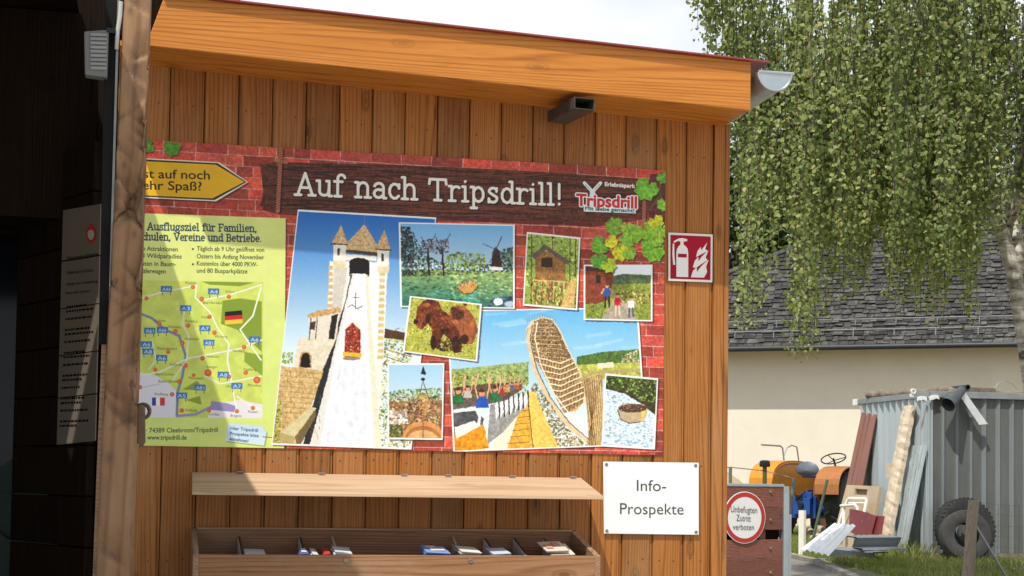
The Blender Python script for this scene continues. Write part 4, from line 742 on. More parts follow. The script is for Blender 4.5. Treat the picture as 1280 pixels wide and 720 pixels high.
def leaflet(px0, px1, py, col, label, tilt=.06, n=3, stripe=None, y0=-.30):
    q0, q1 = on_y(px0, py, YF+.06), on_y(px1, py, YF+.06); x0, x1 = q0.x, q1.x; zt = q0.z; mb = MB(); m2 = plain('print_'+str(px0), col, .4, 0, .06, 12); mats = [m2]
    for k in range(n):
        dx = random.uniform(-.003, .003); yy = YF+.06+k*.012
        c = Vector(((x0+x1)/2+dx, yy, zt-.004-k*.004)); yv = Vector((0, .085, .004+tilt*.07)); mb.obox(c+Vector((0, .085, .0)), ((x1-x0)/2, 0, random.uniform(-.003, .003)), yv, Vector((0, -.001, .002)))
    o = B('brochure', mb, mats, bevel=0); tag(o, label, 'brochure', 'brochures lying in the box')
    if stripe:
        c = Vector(((x0+x1)/2, YF+.06+.085, zt-.002)); mb = MB()
        for (u0, u1, v0, v1) in stripe[1]: mb.obox(c+Vector((0, .085, .004+tilt*.07))*((v0+v1)/2)+Vector(((x1-x0)/2*(u0+u1)/2, 0, .0026)), ((x1-x0)/2*(u1-u0)/2, 0, 0), Vector((0, .085, .004+tilt*.07))*((v1-v0)/2), (0, -.0002, .0005))
        B('cover_print', mb, plain('cover_'+str(px0), stripe[0], .4, 0, .05), o)
    return o
leaflet(307, 333, 690.5, (.62, .64, .66), 'white leaflet stack at the left end of the brochure box')
leaflet(376, 387, 689, (.10, .16, .50), 'narrow blue and white leaflet beside the steel-edged divider', stripe=((.75, .75, .76), [(-.6, .6, -.6, .6)]))
leaflet(391, 398, 690, (.70, .70, .70), 'small white folded leaflet right of the blue one')
leaflet(407, 414, 689.5, (.62, .05, .06), 'bright red folded leaflet, the only red one in the box')
leaflet(420, 441, 688.5, (.72, .74, .76), 'white leaflet leaning beside the pale rod, near the red leaflet', .1)
leaflet(534, 564, 687, (.20, .33, .68), 'blue magazine with a pale cover picture in the middle of the box', .1, 4, ((.75, .70, .72), [(-.5, .7, -.5, .2), (-.7, .1, .4, .8)]))
leaflet(578, 603, 687, (.76, .74, .68), 'cream leaflet stack right of the blue magazine')
leaflet(618, 640, 689, (.55, .62, .74), 'pale blue leaflet between two white dividers')
for k, (a, b, y) in enumerate(((684, 712, 683), (690, 720, 687))):
    leaflet(a, b, y, (.70, .60, .50), ('crumpled beige brochure at the right end, its edge the topmost in the box', 'beige brochure at the right end lying in front of a crumpled one')[k], .16+.05*k, 2, ((.60, .30, .20), [(-.8, -.2, -.6, .3), (.0, .6, -.2, .7)]))

# ------------------------------------------------------------------ entrance porch on the left
XE = -.335; YP = -1.4
w1, w2_ = on_y(205, 305, 0), on_y(350, 720, 0); ZC = 2.9; XE = w1.x+(w2_.x-w1.x)*(ZC-w1.z)/(w2_.z-w1.z)
porch = thing('entrance_porch', (-2.2, 0, 0), 'dark timber entrance porch with an open door leaf, left of the sunlit post', 'porch')
hinge = Vector((-.25, .0, 0)); ld = Vector((-.449, .893, 0)); ln_ = Vector((-.893, -.449, 0))
pl = lambda p, off=0: on_plane(p[0], p[1], hinge+ln_*off, ln_)
A, Bp = pl((121.5, 388), .03), pl((86, 555), .03); tr = lambda P: P+SUN*((ZC-P.z)/SUN.z); s0, s1 = tr(A), tr(Bp)
d = (s1-s0); d.z = 0; d.normalize(); nn_ = Vector((-d.y, d.x, 0)); hw = .03  # roof slot added so that a streak of sun crosses the notice
mb = MB(); xl, yf, ybk = -4.6, -4.4, 2.1  # unseen roof, lengthened forward to keep the post in shade
def slab(P): mb.prism([(x, y, ZC) for x, y in P], (0, 0, .014), .4)
lo_ = lambda x: s0.y+(x-s0.x)*d.y/d.x
slab([(xl, yf), (XE, yf), (XE, lo_(XE)-hw), (xl, lo_(xl)-hw)]); slab([(xl, lo_(xl)+hw), (XE, lo_(XE)+hw), (XE, ybk), (xl, ybk)])
slab([(s0.x+.02, lo_(s0.x+.02)-hw), (XE, lo_(XE)-hw), (XE, lo_(XE)+hw), (s0.x+.02, lo_(s0.x+.02)+hw)]); slab([(xl, lo_(xl)-hw), (s1.x-.02, lo_(s1.x-.02)-hw), (s1.x-.02, lo_(s1.x-.02)+hw), (xl, lo_(xl)+hw)])
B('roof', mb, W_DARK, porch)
B('back_wall', MB().box((xl, 2.0, 0), (HX0+.6, 2.1, 3.7)), W_DARK, porch); B('light_stop_wall', MB().box((xl, -1.0, 0), (xl+.08, 2.0, ZC)), W_DARK, porch)  # unseen side wall added to keep light out of the porch
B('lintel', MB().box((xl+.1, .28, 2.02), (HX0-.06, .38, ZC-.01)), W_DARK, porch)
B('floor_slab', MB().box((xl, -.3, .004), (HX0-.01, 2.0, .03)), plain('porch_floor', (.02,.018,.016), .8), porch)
# far door with glass
yd = 1.98
def drect(a, b, y, th=.03): p, q = on_y(*a, y), on_y(*b, y); return (min(p.x, q.x), y-th, max(.031, min(p.z, q.z))), (max(p.x, q.x), y, max(p.z, q.z))
dr = MB(); lo, hi = drect((25, 283), (44, 900), yd, .06); dr.box(lo, hi); lo, hi = drect((-120, 283), (44, 298), yd, .059); dr.box(lo, hi); lo, hi = drect((-120, 283), (-100, 900), yd, .06); dr.box(lo, hi); fr2 = B('door_frame', dr, W_DARK, porch, bevel=.003)
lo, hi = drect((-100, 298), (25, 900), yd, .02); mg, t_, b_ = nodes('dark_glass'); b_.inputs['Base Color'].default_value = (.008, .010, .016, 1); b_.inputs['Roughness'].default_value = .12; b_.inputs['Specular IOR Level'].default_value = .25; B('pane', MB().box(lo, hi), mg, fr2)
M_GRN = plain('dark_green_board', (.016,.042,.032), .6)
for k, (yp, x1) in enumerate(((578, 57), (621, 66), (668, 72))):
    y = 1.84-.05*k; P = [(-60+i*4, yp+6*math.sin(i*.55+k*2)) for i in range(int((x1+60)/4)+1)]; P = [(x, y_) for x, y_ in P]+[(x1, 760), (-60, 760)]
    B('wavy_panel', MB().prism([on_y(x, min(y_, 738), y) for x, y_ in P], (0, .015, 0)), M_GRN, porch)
# open leaf with planks, the notice hangs on it
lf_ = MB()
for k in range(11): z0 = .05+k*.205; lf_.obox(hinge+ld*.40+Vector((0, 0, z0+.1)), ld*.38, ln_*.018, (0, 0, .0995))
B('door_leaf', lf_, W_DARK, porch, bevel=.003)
nb = thing('notice_board', pl((98, 555), .02), 'pale notice in painted shade with a red crest on the dark door leaf', 'notice')
q = [pl(p, .024) for p in ((80, 263), (127, 255), (120, 551), (72, 556))]; M_NINK = plain('notice_ink', (.006,.005,.005), .7, spec=.1)
M_PAPER = plain('shaded_paper', (.15,.122,.095), .55, 0, .08, 6)  # pale paper with the porch shade put into its colour
for a, b in ((0, .215), (.222, .42), (.425, .62), (.625, .80), (.805, 1)):
    e = [q[0].lerp(q[3], a), q[1].lerp(q[2], a), q[1].lerp(q[2], b), q[0].lerp(q[3], b)]; B('paper_strip', MB().prism(e, ln_*.004), M_PAPER, nb)
pn = lambda p: pl(p, .0286)
for s_, a, b, c in (('Benutzungs-Hinweise', (85, 325.5), (123, 320), 5.5), ('Einlass nur mit Karte', (84, 343), (116, 339.5), 4.5), ('Kinder nur in Begleitung', (84, 357), (122, 353), 3.6), ('bitte nicht klettern', (83, 368), (113, 365), 3.4)):
    lettering(s_, a, b, c, 0, M_NINK, nb, plane=pn)
g_ = random.Random(4)
for k in range(17):
    y = 378+k*9.6+(4 if k % 3 == 0 else 0); x = 83-k*.55; x1 = x+g_.uniform(18, 35)
    mb = MB()
    while x < x1:
        w = g_.uniform(1.5, 4.5); a, b = pn((x, y+(100-x)*.12*(1-k/22))), pn((x+w, y+(100-x-w)*.12*(1-k/22))); mb.obox((a+b)/2, (b-a)/2, ln_*.0002, (0, 0, .0042)); x += w+1
    B('print_line', mb, M_NINK, nb)
cr_ = [pn((114+7*math.cos(a)*(.75+.25*math.cos(2*a)), 292+13*math.sin(a))) for a in np.linspace(0, 2*math.pi, 20)[:-1]]; B('crest', MB().prism(cr_, ln_*.001), plain('crest_red', (.35,.03,.03), .5), nb)
B('crest_detail', MB().prism([pn((114+4*math.cos(a), 292+8*math.sin(a)*(1 if a < 3.1 else .6)))+ln_*.0012 for a in np.linspace(0, 2*math.pi, 14)[:-1]], ln_*.0006), plain('crest_pale', (.42,.36,.32), .5), nb)
# hewn post: adze-cut faces
pa, pb = on_y(155, 0, YP), on_y(189, 0, YP); pc, pd_ = on_y(119, 720, YP), on_y(166, 720, YP)
lx = lambda z: pc.x+(pa.x-pc.x)*(z-pc.z)/(pa.z-pc.z); rx = lambda z: pd_.x+(pb.x-pd_.x)*(z-pd_.z)/(pb.z-pd_.z)
mb = MB(); NU, NV = 56, 300; g_ = random.Random(11)
spots = [(.12+.155*k+g_.uniform(-.05, .05), g_.randrange(4)*1.0 if k % 3 else 0, g_.uniform(.2, .9), g_.uniform(.008, .014)) for k in range(18)]
STN = []
cuts = sorted([(g_.uniform(0, 2.9), g_.uniform(0, 1), g_.uniform(.05, .10), g_.uniform(.007, .014), g_.choice([-1, 1])*g_.uniform(.2, .9)) for _ in range(60)])
for j in range(NV+1):
    z = 2.88*j/NV
    for i in range(NU):
        t = i/NU*4; s_ = int(t); f = t-s_; a, b = lx(z), rx(z); D = .13; ch = .007
        x, y = [(a+(b-a)*f, 0), (b, D*f), (b-(b-a)*f, D), (a, D*(1-f))][s_]
        e = min(f, 1-f); off = ch*max(0, 1-e*14)**2
        dv = 0.0; st_ = .34*max(0, 1-e*9)*(.5+noise.noise((f*2, z*3.5, s_)))
        for (sz_, sf_, su_, sr_) in spots:
            if sf_ == s_: st_ += .72*math.exp(-((z-sz_)**2*.7+((f-su_)*.125)**2)/sr_**2)
        for (cz, cu, cr2, cdp, sk) in cuts:
            if abs(z-cz) < .16:
                uu = (f-cu)*(.13)+s_*.0; dz = z-cz-sk*uu; 
                if dz > -.005 and dz < cr2*1.6 and abs(uu) < .07: dv += 1.5*cdp*max(0, 1-(max(dz, 0)/(cr2*1.6)))*min(1, (dz+.005)/.006)*max(0, 1-(uu/.07)**2); st_ += .5*max(0, 1-abs(dz-.006)/.013)*max(0, 1-(uu/.07)**2)*cdp/.012 if dz < .03 else 0
        dv += .0025*(noise.noise((f*3+s_*5, z*7, 1))+.5*noise.noise((f*9+s_*5, z*20, 3)))
        nx_, ny_ = [(0, -1), (1, 0), (0, 1), (-1, 0)][s_]; x -= nx_*(dv+off*.3); y -= ny_*(dv+off*.3); mb.v.append((x, YP+y, z)); STN.append(min(.6, max(0, st_*.75)))
for j in range(NV):
    for i in range(NU): mb.f.append([j*NU+i, j*NU+(i+1) % NU, (j+1)*NU+(i+1) % NU, (j+1)*NU+i]); mb.r.append(.5); mb.m.append(0)
mb.f.append([NV*NU+i for i in range(NU)]); mb.r.append(.5); mb.m.append(0)
W_POST = wood('hewn_post_wood', (.19,.098,.048), (.29,.162,.085), (.36,.218,.122), 2, .7, .5, .0, .35, ((.09,.06,.05), .45), .2, wsc=4.5, stain=(.045,.035,.032))
po = B('post', mb, W_POST, porch, smooth='all', fixn=False); po.data.attributes.new('stain', 'FLOAT', 'POINT').data.foreach_set('value', np.array(STN, np.float32))
mb = MB().prism([(lx(2.88)-1.2, YP+.02, 2.62), (lx(2.6)-.005, YP+.02, 2.62), (lx(2.88)-.005, YP+.02, 2.79), (lx(2.88)-1.2, YP+.02, 2.79)], (0, .1, 0)); B('header_beam', mb, W_DARK, porch)
a0, a1 = on_y(137, -60, YP+.03), on_y(128, 440, YP+.03); mb = MB()
mb.prism([on_y(133, -60, YP+.03), on_y(153, -60, YP+.03), on_y(138, 430, YP+.03), on_y(123, 430, YP+.03)], (0, .05, 0)); rail = B('door_rail', mb, plain('dark_aluminium', (.014,.014,.015), .8, 0, .2, 10, spec=.1), porch, bevel=.003)
mb = MB().prism([on_y(148.5, -60, YP+.022), on_y(151.5, -60, YP+.022), on_y(139, 375, YP+.022), on_y(136, 375, YP+.022)], (0, .006, 0)); B('rail_lip', mb, plain('grey_aluminium', (.28,.28,.28), .4, .5), rail)
mb = MB().tube([on_y(151, 2, YP), on_y(150, 20, YP), on_y(147, 40, YP+.01), on_y(146, 62, YP+.02)], .007, 8); B('cable_sleeve', mb, plain('pale_plastic', (.5,.5,.48), .5), rail, smooth=True)
mb = MB().prism([on_y(127, 430, YP+.04), on_y(133, 430, YP+.04), on_y(122, 740, YP+.04), on_y(115, 740, YP+.04)], (0, .05, 0)); B('batten', mb, W_GREY, porch)
# loop on the post
lp = thing('wall_hook', on_y(178, 520, YP+.03), 'brown iron ring with a hanging leather tab on the post side', 'hook')
q = on_y(179, 514, YP+.05); mb = MB().tube([q+Vector((.02*math.cos(a), 0, .022*math.sin(a))) for a in np.linspace(0, 2*math.pi, 20)], .0065, 8); B('ring', mb, plain('brown_iron', (.11,.06,.035), .5, .3, .2, 30), lp, smooth=True)
mb = MB().prism([on_y(x, y, YP+.035) for x, y in ((172, 508), (177, 505), (181.5, 508), (182, 552), (179, 558), (174.5, 558), (171.5, 553))], (0, .012, 0)); B('tab', mb, plain('old_leather', (.14,.085,.05), .6, 0, .25, 30), lp, bevel=.003)
# lamp on the door rail
yl = YP+.0; lm = thing('floodlight', on_y(119, 97, yl), 'small grey ribbed floodlight on the dark door rail at the top left', 'lamp')
P = [on_y(x, y, yl) for x, y in ((105, 39), (136, 37), (134, 97), (106, 93))]; B('housing', MB().prism(P, (0, .05, 0)), plain('lamp_grey', (.16,.165,.165), .5, .1, .1, 10), lm, bevel=.004)
mb = MB()
for k in range(9):
    y = 43+k*5.2; a, b = on_y(113, y, yl-.006), on_y(133.5, y+.6, yl-.006); mb.prism([a+Vector((0, 0, .0045)), b+Vector((0, 0, .0045)), b-Vector((0, 0, .0045)), a-Vector((0, 0, .0045))], (0, .0055, 0))
B('rib', mb, plain('lamp_rib', (.26,.265,.265), .45, .1), lm, bevel=.001); B('bracket', MB().obox(on_y(139, 40, yl+.02), (.014, 0, 0), (0, .02, 0), (0, 0, .008)), M_BLACK, lm)
# ------------------------------------------------------------------ yard ground
def grd(px, py): return on_z(px, py, 0)
mg, t, b = nodes('yard_ground'); v = coords(t, (1, 1, 1), False)
n1 = N(t, 'ShaderNodeTexNoise', Scale=.35, Detail=9.0, Roughness=.7); n2 = N(t, 'ShaderNodeTexNoise', Scale=9.0, Detail=8.0, Roughness=.7)
t.links.new(v, n1.inputs[0]); t.links.new(v, n2.inputs[0])
r1 = ramp(t, n2.outputs[0], [(.3, (.085, .095, .035)), (.55, (.16, .15, .065)), (.75, (.24, .19, .11))]); r2 = ramp(t, n2.outputs[0], [(.3, (.16, .12, .075)), (.7, (.30, .24, .16))])
f_ = ramp(t, n1.outputs[0], [(.48, (0, 0, 0)), (.6, (1, 1, 1))]); c = mixc(t, r1.outputs[0], r2.outputs[0], f_.outputs[0]); t.links.new(c, b.inputs['Base Color']); b.inputs['Roughness'].default_value = .95
bp = N(t, 'ShaderNodeBump', Strength=.6, Distance=.04); t.links.new(n2.outputs[0], bp.inputs['Height']); t.links.new(bp.outputs[0], b.inputs['Normal'])
o = B('ground', MB().add([(-700, -60, 0), (900, -60, 0), (900, 1400, 0), (-700, 1400, 0)], [[0, 1, 2, 3]]), mg, base=(0, 0, 0)); tag(o, None, None, None, 'structure')
# paved path with a kerb, coming from the gate
M_PATH = plain('path_paving', (.20,.175,.145), .9, 0, .3, 3, bump=.3, dirt=((.16,.14,.11), .6))
pe = [grd(984, 696), grd(1022, 705), grd(1052, 718), grd(1070, 727)]
path = [(p.x, p.y, .004) for p in pe]+[(pe[-1].x-.3, pe[-1].y-5, .004), (2.6, 2.8, .004), (2.6, pe[0].y+.6, .004)]
o = B('bounce_forecourt', MB().add([(-12, -22, .008), (14, -22, .008), (14, -.35, .008), (-12, -.35, .008)], [[0, 1, 2, 3]]), plain('bounce_gravel', (.46,.42,.36), .95, 0, .2, 30, bump=.3), base=(0, 0, 0)); tag(o, None, None, None, 'structure')  # unseen pale ground added to bounce sunlight up onto the hut
o = B('path', MB().add(path, [list(range(len(path)))]), M_PATH, base=(0, 0, 0)); tag(o, None, None, None, 'structure')
mb = MB()
for a, b_ in zip(pe[:-1], pe[1:]):
    n = max(1, int((b_-a).length/.8))
    for k in range(n):
        p, q = a.lerp(b_, (k+.01)/n), a.lerp(b_, (k+.985)/n); dd = (q-p); w = Vector((-dd.y, dd.x, 0)).normalized()*.05; mb.obox((p+q)/2+Vector((0, 0, .02+random.uniform(-.008, .008))), dd/2, w, (0, 0, .035))
o = B('kerb', mb, plain('kerb_stone', (.26,.235,.20), .9, 0, .25, 5, bump=.3), base=(0, 0, 0)); tag(o, None, None, None, 'structure')

# ------------------------------------------------------------------ house behind
HD = Vector((-.835, .55, 0)).normalized(); HN = Vector((.55, .835, 0)).normalized()      # wall direction (to the left, away) and inward normal
hp = depth(1090, 600, 34.0); hp.z = 0
hw_ = lambda px, py, off=0: on_plane(px, py, hp+HN*off, HN)
house = thing('farm_house', tuple(hw_(1090, 620)+HN*3)[:2]+(0,), 'cream rendered house with an old grey slate roof, behind the tractor', 'house')
HL, HR = 11.5, -9.0
zeave = hw_(1090, 432, -.6).z
M_RENDER = plain('cream_render', (.76,.70,.58), .9, 0, .04, 1.2, bump=.06, dirt=((.66,.61,.51), .45), fine=60)
P = [hp+HD*HL, hp+HD*HR]; mb = MB()
for pts in ([P[0], P[1], P[1]+HN*9, P[0]+HN*9],): mb.prism([(p.x, p.y, 0) for p in pts], (0, 0, zeave+.35))
B('wall', mb, M_RENDER, house)
# slate roof: every slate a thin plate, laid in courses
sp = math.tan(R(41)); OV = .60
e0 = hp-HN*OV; e0.z = zeave; RT = (HN+Vector((0, 0, sp))).normalized(); RN = HD.cross(RT); RN = RN if RN.z > 0 else -RN
rp_ = lambda px, py: on_plane(px, py, e0, RN)
uv_ = lambda p: ((p-e0).dot(HD), (p-e0).dot(RT))
h1, h2 = uv_(rp_(905, 345)), uv_(rp_(1097, 272)); hs_ = (h2[1]-h1[1])/(h2[0]-h1[0])
hipu = lambda v: h1[0]+(v-h1[1])/hs_
vtop = uv_(rp_(1200, 232))[1]
mb = MB(); g_ = random.Random(5); hgt = .165; k = 0
while k*hgt < vtop:
    v0 = k*hgt; u = HR-.5+g_.uniform(0, .2); ue = min(hipu(v0), HL+.4)
    while u < ue:
        w = g_.uniform(.12, .27); u1 = min(u+w, ue)
        if u1-u > .03:
            dv = g_.uniform(-.045, .045); th = g_.uniform(.012, .028); l = .022+g_.uniform(0, .03)
            a = e0+HD*(u+.006)+RT*(v0+dv)+RN*l; bq = e0+HD*(u1-.006)+RT*(v0+dv+g_.uniform(-.012, .012))+RN*(l+g_.uniform(-.004, .004)); cq = e0+HD*(u1-.006)+RT*(v0+hgt*1.25)+RN*.004; dq = e0+HD*(u+.006)+RT*(v0+hgt*1.25)+RN*.004
            mb.add([a, bq, cq, dq, a-RN*th, bq-RN*th], [[0, 1, 2, 3], [0, 4, 5, 1]], g_.random())
        u = u1
    k += 1
m, t, b = nodes('slate'); at = N(t, 'ShaderNodeAttribute', attribute_name='rnd'); r = ramp(t, at.outputs['Fac'], [(0, (.014, .0125, .012)), (.5, (.033, .030, .028)), (.85, (.057, .053, .049)), (1, (.085, .08, .073))])
v = coords(t, (1, 1, 1)); n = N(t, 'ShaderNodeTexNoise', Scale=5.0, Detail=9.0, Roughness=.75); t.links.new(v, n.inputs[0]); lr = ramp(t, n.outputs[0], [(.52, (0, 0, 0)), (.62, (1, 1, 1))])
v2 = coords(t, (1, 1, 1), False); n2 = N(t, 'ShaderNodeTexNoise', Scale=.4, Detail=4.0); t.links.new(v2, n2.inputs[0]); l2 = ramp(t, n2.outputs[0], [(.35, (.15, .15, .15)), (.65, (.75, .75, .75))])
mm = N(t, 'ShaderNodeMath', operation='MULTIPLY'); t.links.new(lr.outputs[0], mm.inputs[0]); t.links.new(l2.outputs[0], mm.inputs[1])
c = mixc(t, r.outputs[0], (.17, .16, .145), mm.outputs[0]); t.links.new(c, b.inputs['Base Color']); b.inputs['Roughness'].default_value = .7
bp = N(t, 'ShaderNodeBump', Strength=.35, Distance=.02); t.links.new(n.outputs[0], bp.inputs['Height']); t.links.new(bp.outputs[0], b.inputs['Normal'])
roof = B('roof', mb, m, house, fixn=False)
mb = MB(); a0, a1 = e0+HD*min(hipu(0), HL+.4), e0+HD*(HR-.5); rt_ = e0+HD*hipu(vtop)+RT*vtop; rr_ = e0+HD*(HR-.5)+RT*vtop
mb.add([a0-RN*.02, a1-RN*.02, rr_-RN*.02, rt_-RN*.02, a0+HN*11, a1+HN*11], [[0, 1, 2, 3], [3, 2, 5, 4], [0, 3, 4]]); B('roof_deck', mb, plain('roof_deck', (.07,.065,.06), .8), roof)
B('hip_cap', MB().tube([a0+RN*.03, rt_+RN*.03], .07, 8), plain('hip_slate', (.06,.058,.056), .7), roof, smooth=True)
gu0, gu1 = e0+HD*(HL+.4)-HN*.06, e0+HD*(HR-.5)-HN*.06; M_DGUT = plain('dark_gutter', (.035,.037,.04), .5, .3)
mb = MB().tube([gu0-Vector((0, 0, .03)), gu1-Vector((0, 0, .03))], .06, 10); B('gutter', mb, M_DGUT, house, smooth=True)
mb = MB(); mb.obox((gu0+gu1)/2+HN*(OV/2+.06)+Vector((0, 0, -.02)), (gu1-gu0)/2, HN*OV/2, (0, 0, .012)); B('eaves_board', mb, plain('eaves_paint', (.16,.12,.09), .7), house)
mb = MB()
for vv in (.42, .80): mb.tube([e0+HD*(hipu(vv)-.2)+RT*vv+RN*.12, e0+HD*(HR-.4)+RT*vv+RN*.12], .014, 6)
for k in range(26):
    u = HR+k*.85
    if u < HL-.5: mb.tube([e0+HD*u+RT*.3+RN*.02, e0+HD*u+RT*.42+RN*.12], .012, 5); mb.tube([e0+HD*u+RT*.7+RN*.02, e0+HD*u+RT*.8+RN*.12], .012, 5)
B('snow_guard', mb, M_STEEL, roof)

# ------------------------------------------------------------------ tin shed
SY = 13.2; SH0 = on_y(1160, 694, SY); SX = SH0.x; zsh = on_y(1160, 497, SY).z
farY = on_x(1078, 503, SX).y
shed = thing('tin_shed', (SX+1.5, SY+1, 0), 'grey corrugated tin shed with poles and scrap on its flat roof', 'shed')
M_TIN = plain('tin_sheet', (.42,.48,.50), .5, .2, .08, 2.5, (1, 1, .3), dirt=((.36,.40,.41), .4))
M_TIND = plain('shaded_tin_sheet', (.13,.135,.13), .55, .15, .2, 2, (1, 1, .35), dirt=((.11,.11,.10), .6))  # grimy front sheet, foliage shade also put into its darker colour
M_TINR = plain('sky_sheen_rib', (.20,.225,.235), .5, .2, .15, 2, (1, 1, .35), dirt=((.2,.21,.2), .5))  # ribs lighter than the pans: sky reflection put into the colour
Z0 = .08
def corr(mb, p0, d, nrm, L_, z0, z1, pit, amp, shape):
    n = int(L_/pit*8); vs = []
    for i in range(n+1):
        u = L_*i/n; ph = (u/pit) % 1
        a = amp*(.5-.5*math.cos(2*math.pi*ph)) if shape == 's' else (amp*min(1, max(0, (abs(ph-.5)-.36)/.06)) if shape == 't' else 0)
        for z in (z0, z1): q = Vector(p0)+Vector(d)*u+Vector(nrm)*a; vs.append((q.x, q.y, z))
    
    for i in range(n):
        mb.mi = 1 if shape == 't' and abs((L_*(i+.5)/n/pit) % 1-.5) > .33 else 0; o0 = len(mb.v); mb.add(vs[2*i:2*i+4], [[0, 2, 3, 1]], .5)
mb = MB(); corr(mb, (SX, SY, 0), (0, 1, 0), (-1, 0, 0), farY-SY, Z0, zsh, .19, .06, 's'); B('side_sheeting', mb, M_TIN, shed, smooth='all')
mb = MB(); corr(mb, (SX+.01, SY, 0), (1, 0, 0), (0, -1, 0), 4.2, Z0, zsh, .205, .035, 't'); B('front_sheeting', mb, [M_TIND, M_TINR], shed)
mb = MB().box((SX-.02, SY-.028, Z0), (SX+.055, SY-.004, zsh)); mb.box((SX-.045, SY-.02, Z0), (SX-.02, SY+.06, zsh)); B('corner_flashing', mb, M_TIN, shed, bevel=.003)
B('inner_box', MB().box((SX+.03, SY+.03, Z0), (SX+4.2, farY, zsh)), M_BLACK, shed)
B('base_beam', MB().box((SX-.08, SY-.05, 0), (SX+4.2, SY+.03, Z0-.005)), plain('base_timber', (.20,.17,.13), .9, 0, .3, 8), shed)
mb = MB().box((SX-.07, SY-.04, zsh), (SX-.0, farY+.05, zsh+.075)); mb.box((SX, SY-.06, zsh+.002), (SX+4.2, SY, zsh+.09)); B('edge_trim', mb, plain('edge_trim', (.30,.32,.33), .5, .4, .15, 4, dirt=((.16,.15,.13), .5)), shed, bevel=.004)
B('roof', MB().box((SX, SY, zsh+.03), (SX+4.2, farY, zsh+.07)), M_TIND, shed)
mb = MB().box((SX-.10, farY+.02, zsh-.01), (SX+.03, farY+.12, zsh+.08)); B('edge_cap', mb, M_WHITE, shed)
# clutter on the roof
M_BARK = plain('old_pole_wood', (.20,.16,.12), .9, 0, .4, 9, (1, 3, 3), bump=.6)
def wob(a, b, n=12, w=.02, s=1): g = random.Random(s); return [Vector(a).lerp(Vector(b), i/n)+Vector((0, g.uniform(-w, w), g.uniform(-w, w))) for i in range(n+1)]
pa_, pb_ = on_y(1084, 493, farY-.3), on_y(1205, 486, SY+.15); pa_.z = pb_.z = zsh+.12
o = B('wooden_pole', MB().tube(wob(pa_, pb_, 20, .022, 3), [.055+.018*noise.noise((i*.8, 0, 0)) for i in range(21)], 10), M_BARK, smooth=True); tag(o, 'long bark-covered pole lying along the shed roof edge', 'pole')
pa_ = on_y(1206, 489, SY+.1); pb_ = on_y(1243, 487, SY+.2); pa_.z = pb_.z = zsh+.13; o = B('squared_timber', MB().obox((pa_+pb_)/2, (pb_-pa_)/2, (0, .05, 0), (0, 0, .035)), M_BARK, bevel=.006); tag(o, 'short squared timber on the shed roof, right of the black pipe', 'timber')
pa_ = on_y(1238, 488, SY+.5); pb_ = on_y(1300, 486, SY+.6); pa_.z = pb_.z = zsh+.11; o = B('wooden_pole', MB().tube(wob(pa_, pb_, 8, .012, 8), .045, 8), M_BARK, smooth=True); tag(o, 'weathered pole on the shed roof at the right edge of the photo', 'pole')
q = on_y(1210, 484, SY-.02); mb = MB().lathe(q, (0, 1, 0), [(.024, 0), (.037, 0), (.037, .6), (.024, .6)], 16, closed=True); o = B('black_pipe', mb, M_BLACK, smooth=True); tag(o, 'open end of a round black pipe on the shed roof edge', 'pipe')
for k, (x0, x1) in enumerate(((1147, 1159), (1161, 1173))):
    mb = MB(); pp = [on_y(x0+(x1-x0)*i/6, 496.5-1.5*math.sin(i/6*3.1)-(i*.4 if k else 0), SY-.085) for i in range(7)]; mb.prism(pp+[p+Vector((.02*k, 0, -.052+.006*math.sin(i*2))) for i, p in list(enumerate(pp))[::-1]], (0, .02, 0)); o = B('white_scrap', mb, M_WHITE, bevel=.002)
    tag(o, ('flat piece of white plastic on the shed roof trim, by the white ring', 'curled strip of white plastic on the shed roof trim, next to a black pipe')[k], 'plastic scrap')
q = on_y(1141, 489, SY+.1); mb = MB(); mb.lathe(q, (0, -1, 0), [(.022, 0), (.036, 0), (.036, .03), (.022, .03)], 18, closed=True); mb.obox(q+Vector((-.015, 0, -.055)), (.025, 0, 0), (0, .015, 0), (0, 0, .022)); o = B('white_ring', mb, M_WHITE, smooth=True); tag(o, 'white ring bracket standing on the roof edge of the tin shed', 'ring')
# cone hopper and metal strip hanging over the front
a = on_y(1203, 487, SY-.12); b_ = on_y(1185, 506, SY-.26); o = B('cone_hood', MB().lathe(a, b_-a, [(.03, -.02), (.055, .0), (.075, (b_-a).length*.45), (.105, (b_-a).length), (.098, (b_-a).length), (.06, (b_-a).length*.4), (.0, .04)], 22), plain('grey_hood', (.07,.08,.085), .45, .1, .2, 10), smooth=True); tag(o, 'dark grey conical hood tipped over the front edge of the shed roof', 'hood')
P = [on_y(x, y, SY-.16) for x, y in ((1201.5, 497), (1206.5, 491), (1234.5, 530), (1224, 531))]; mb = MB().prism(P, (0, .006, 0)); mb.prism([P[1], P[2], P[2]+Vector((0, .03, 0)), P[1]+Vector((0, .03, 0))], (.004, 0, .002)); o = B('metal_strip', mb, plain('bright_strip', (.72,.74,.74), .4, .35, .12, 12)); tag(o, 'bright metal strip hanging slantwise over the shed front beside the cone', 'strip')
mb = MB().tube([on_y(x, y, SY+.3) for x, y in ((1243, 486), (1248, 479), (1256, 476), (1266, 480), (1272, 487))], .004, 5); o = B('wire_loop', mb, M_STEEL); tag(o, 'thin loop of wire curling up from the shed roof at right', 'wire')

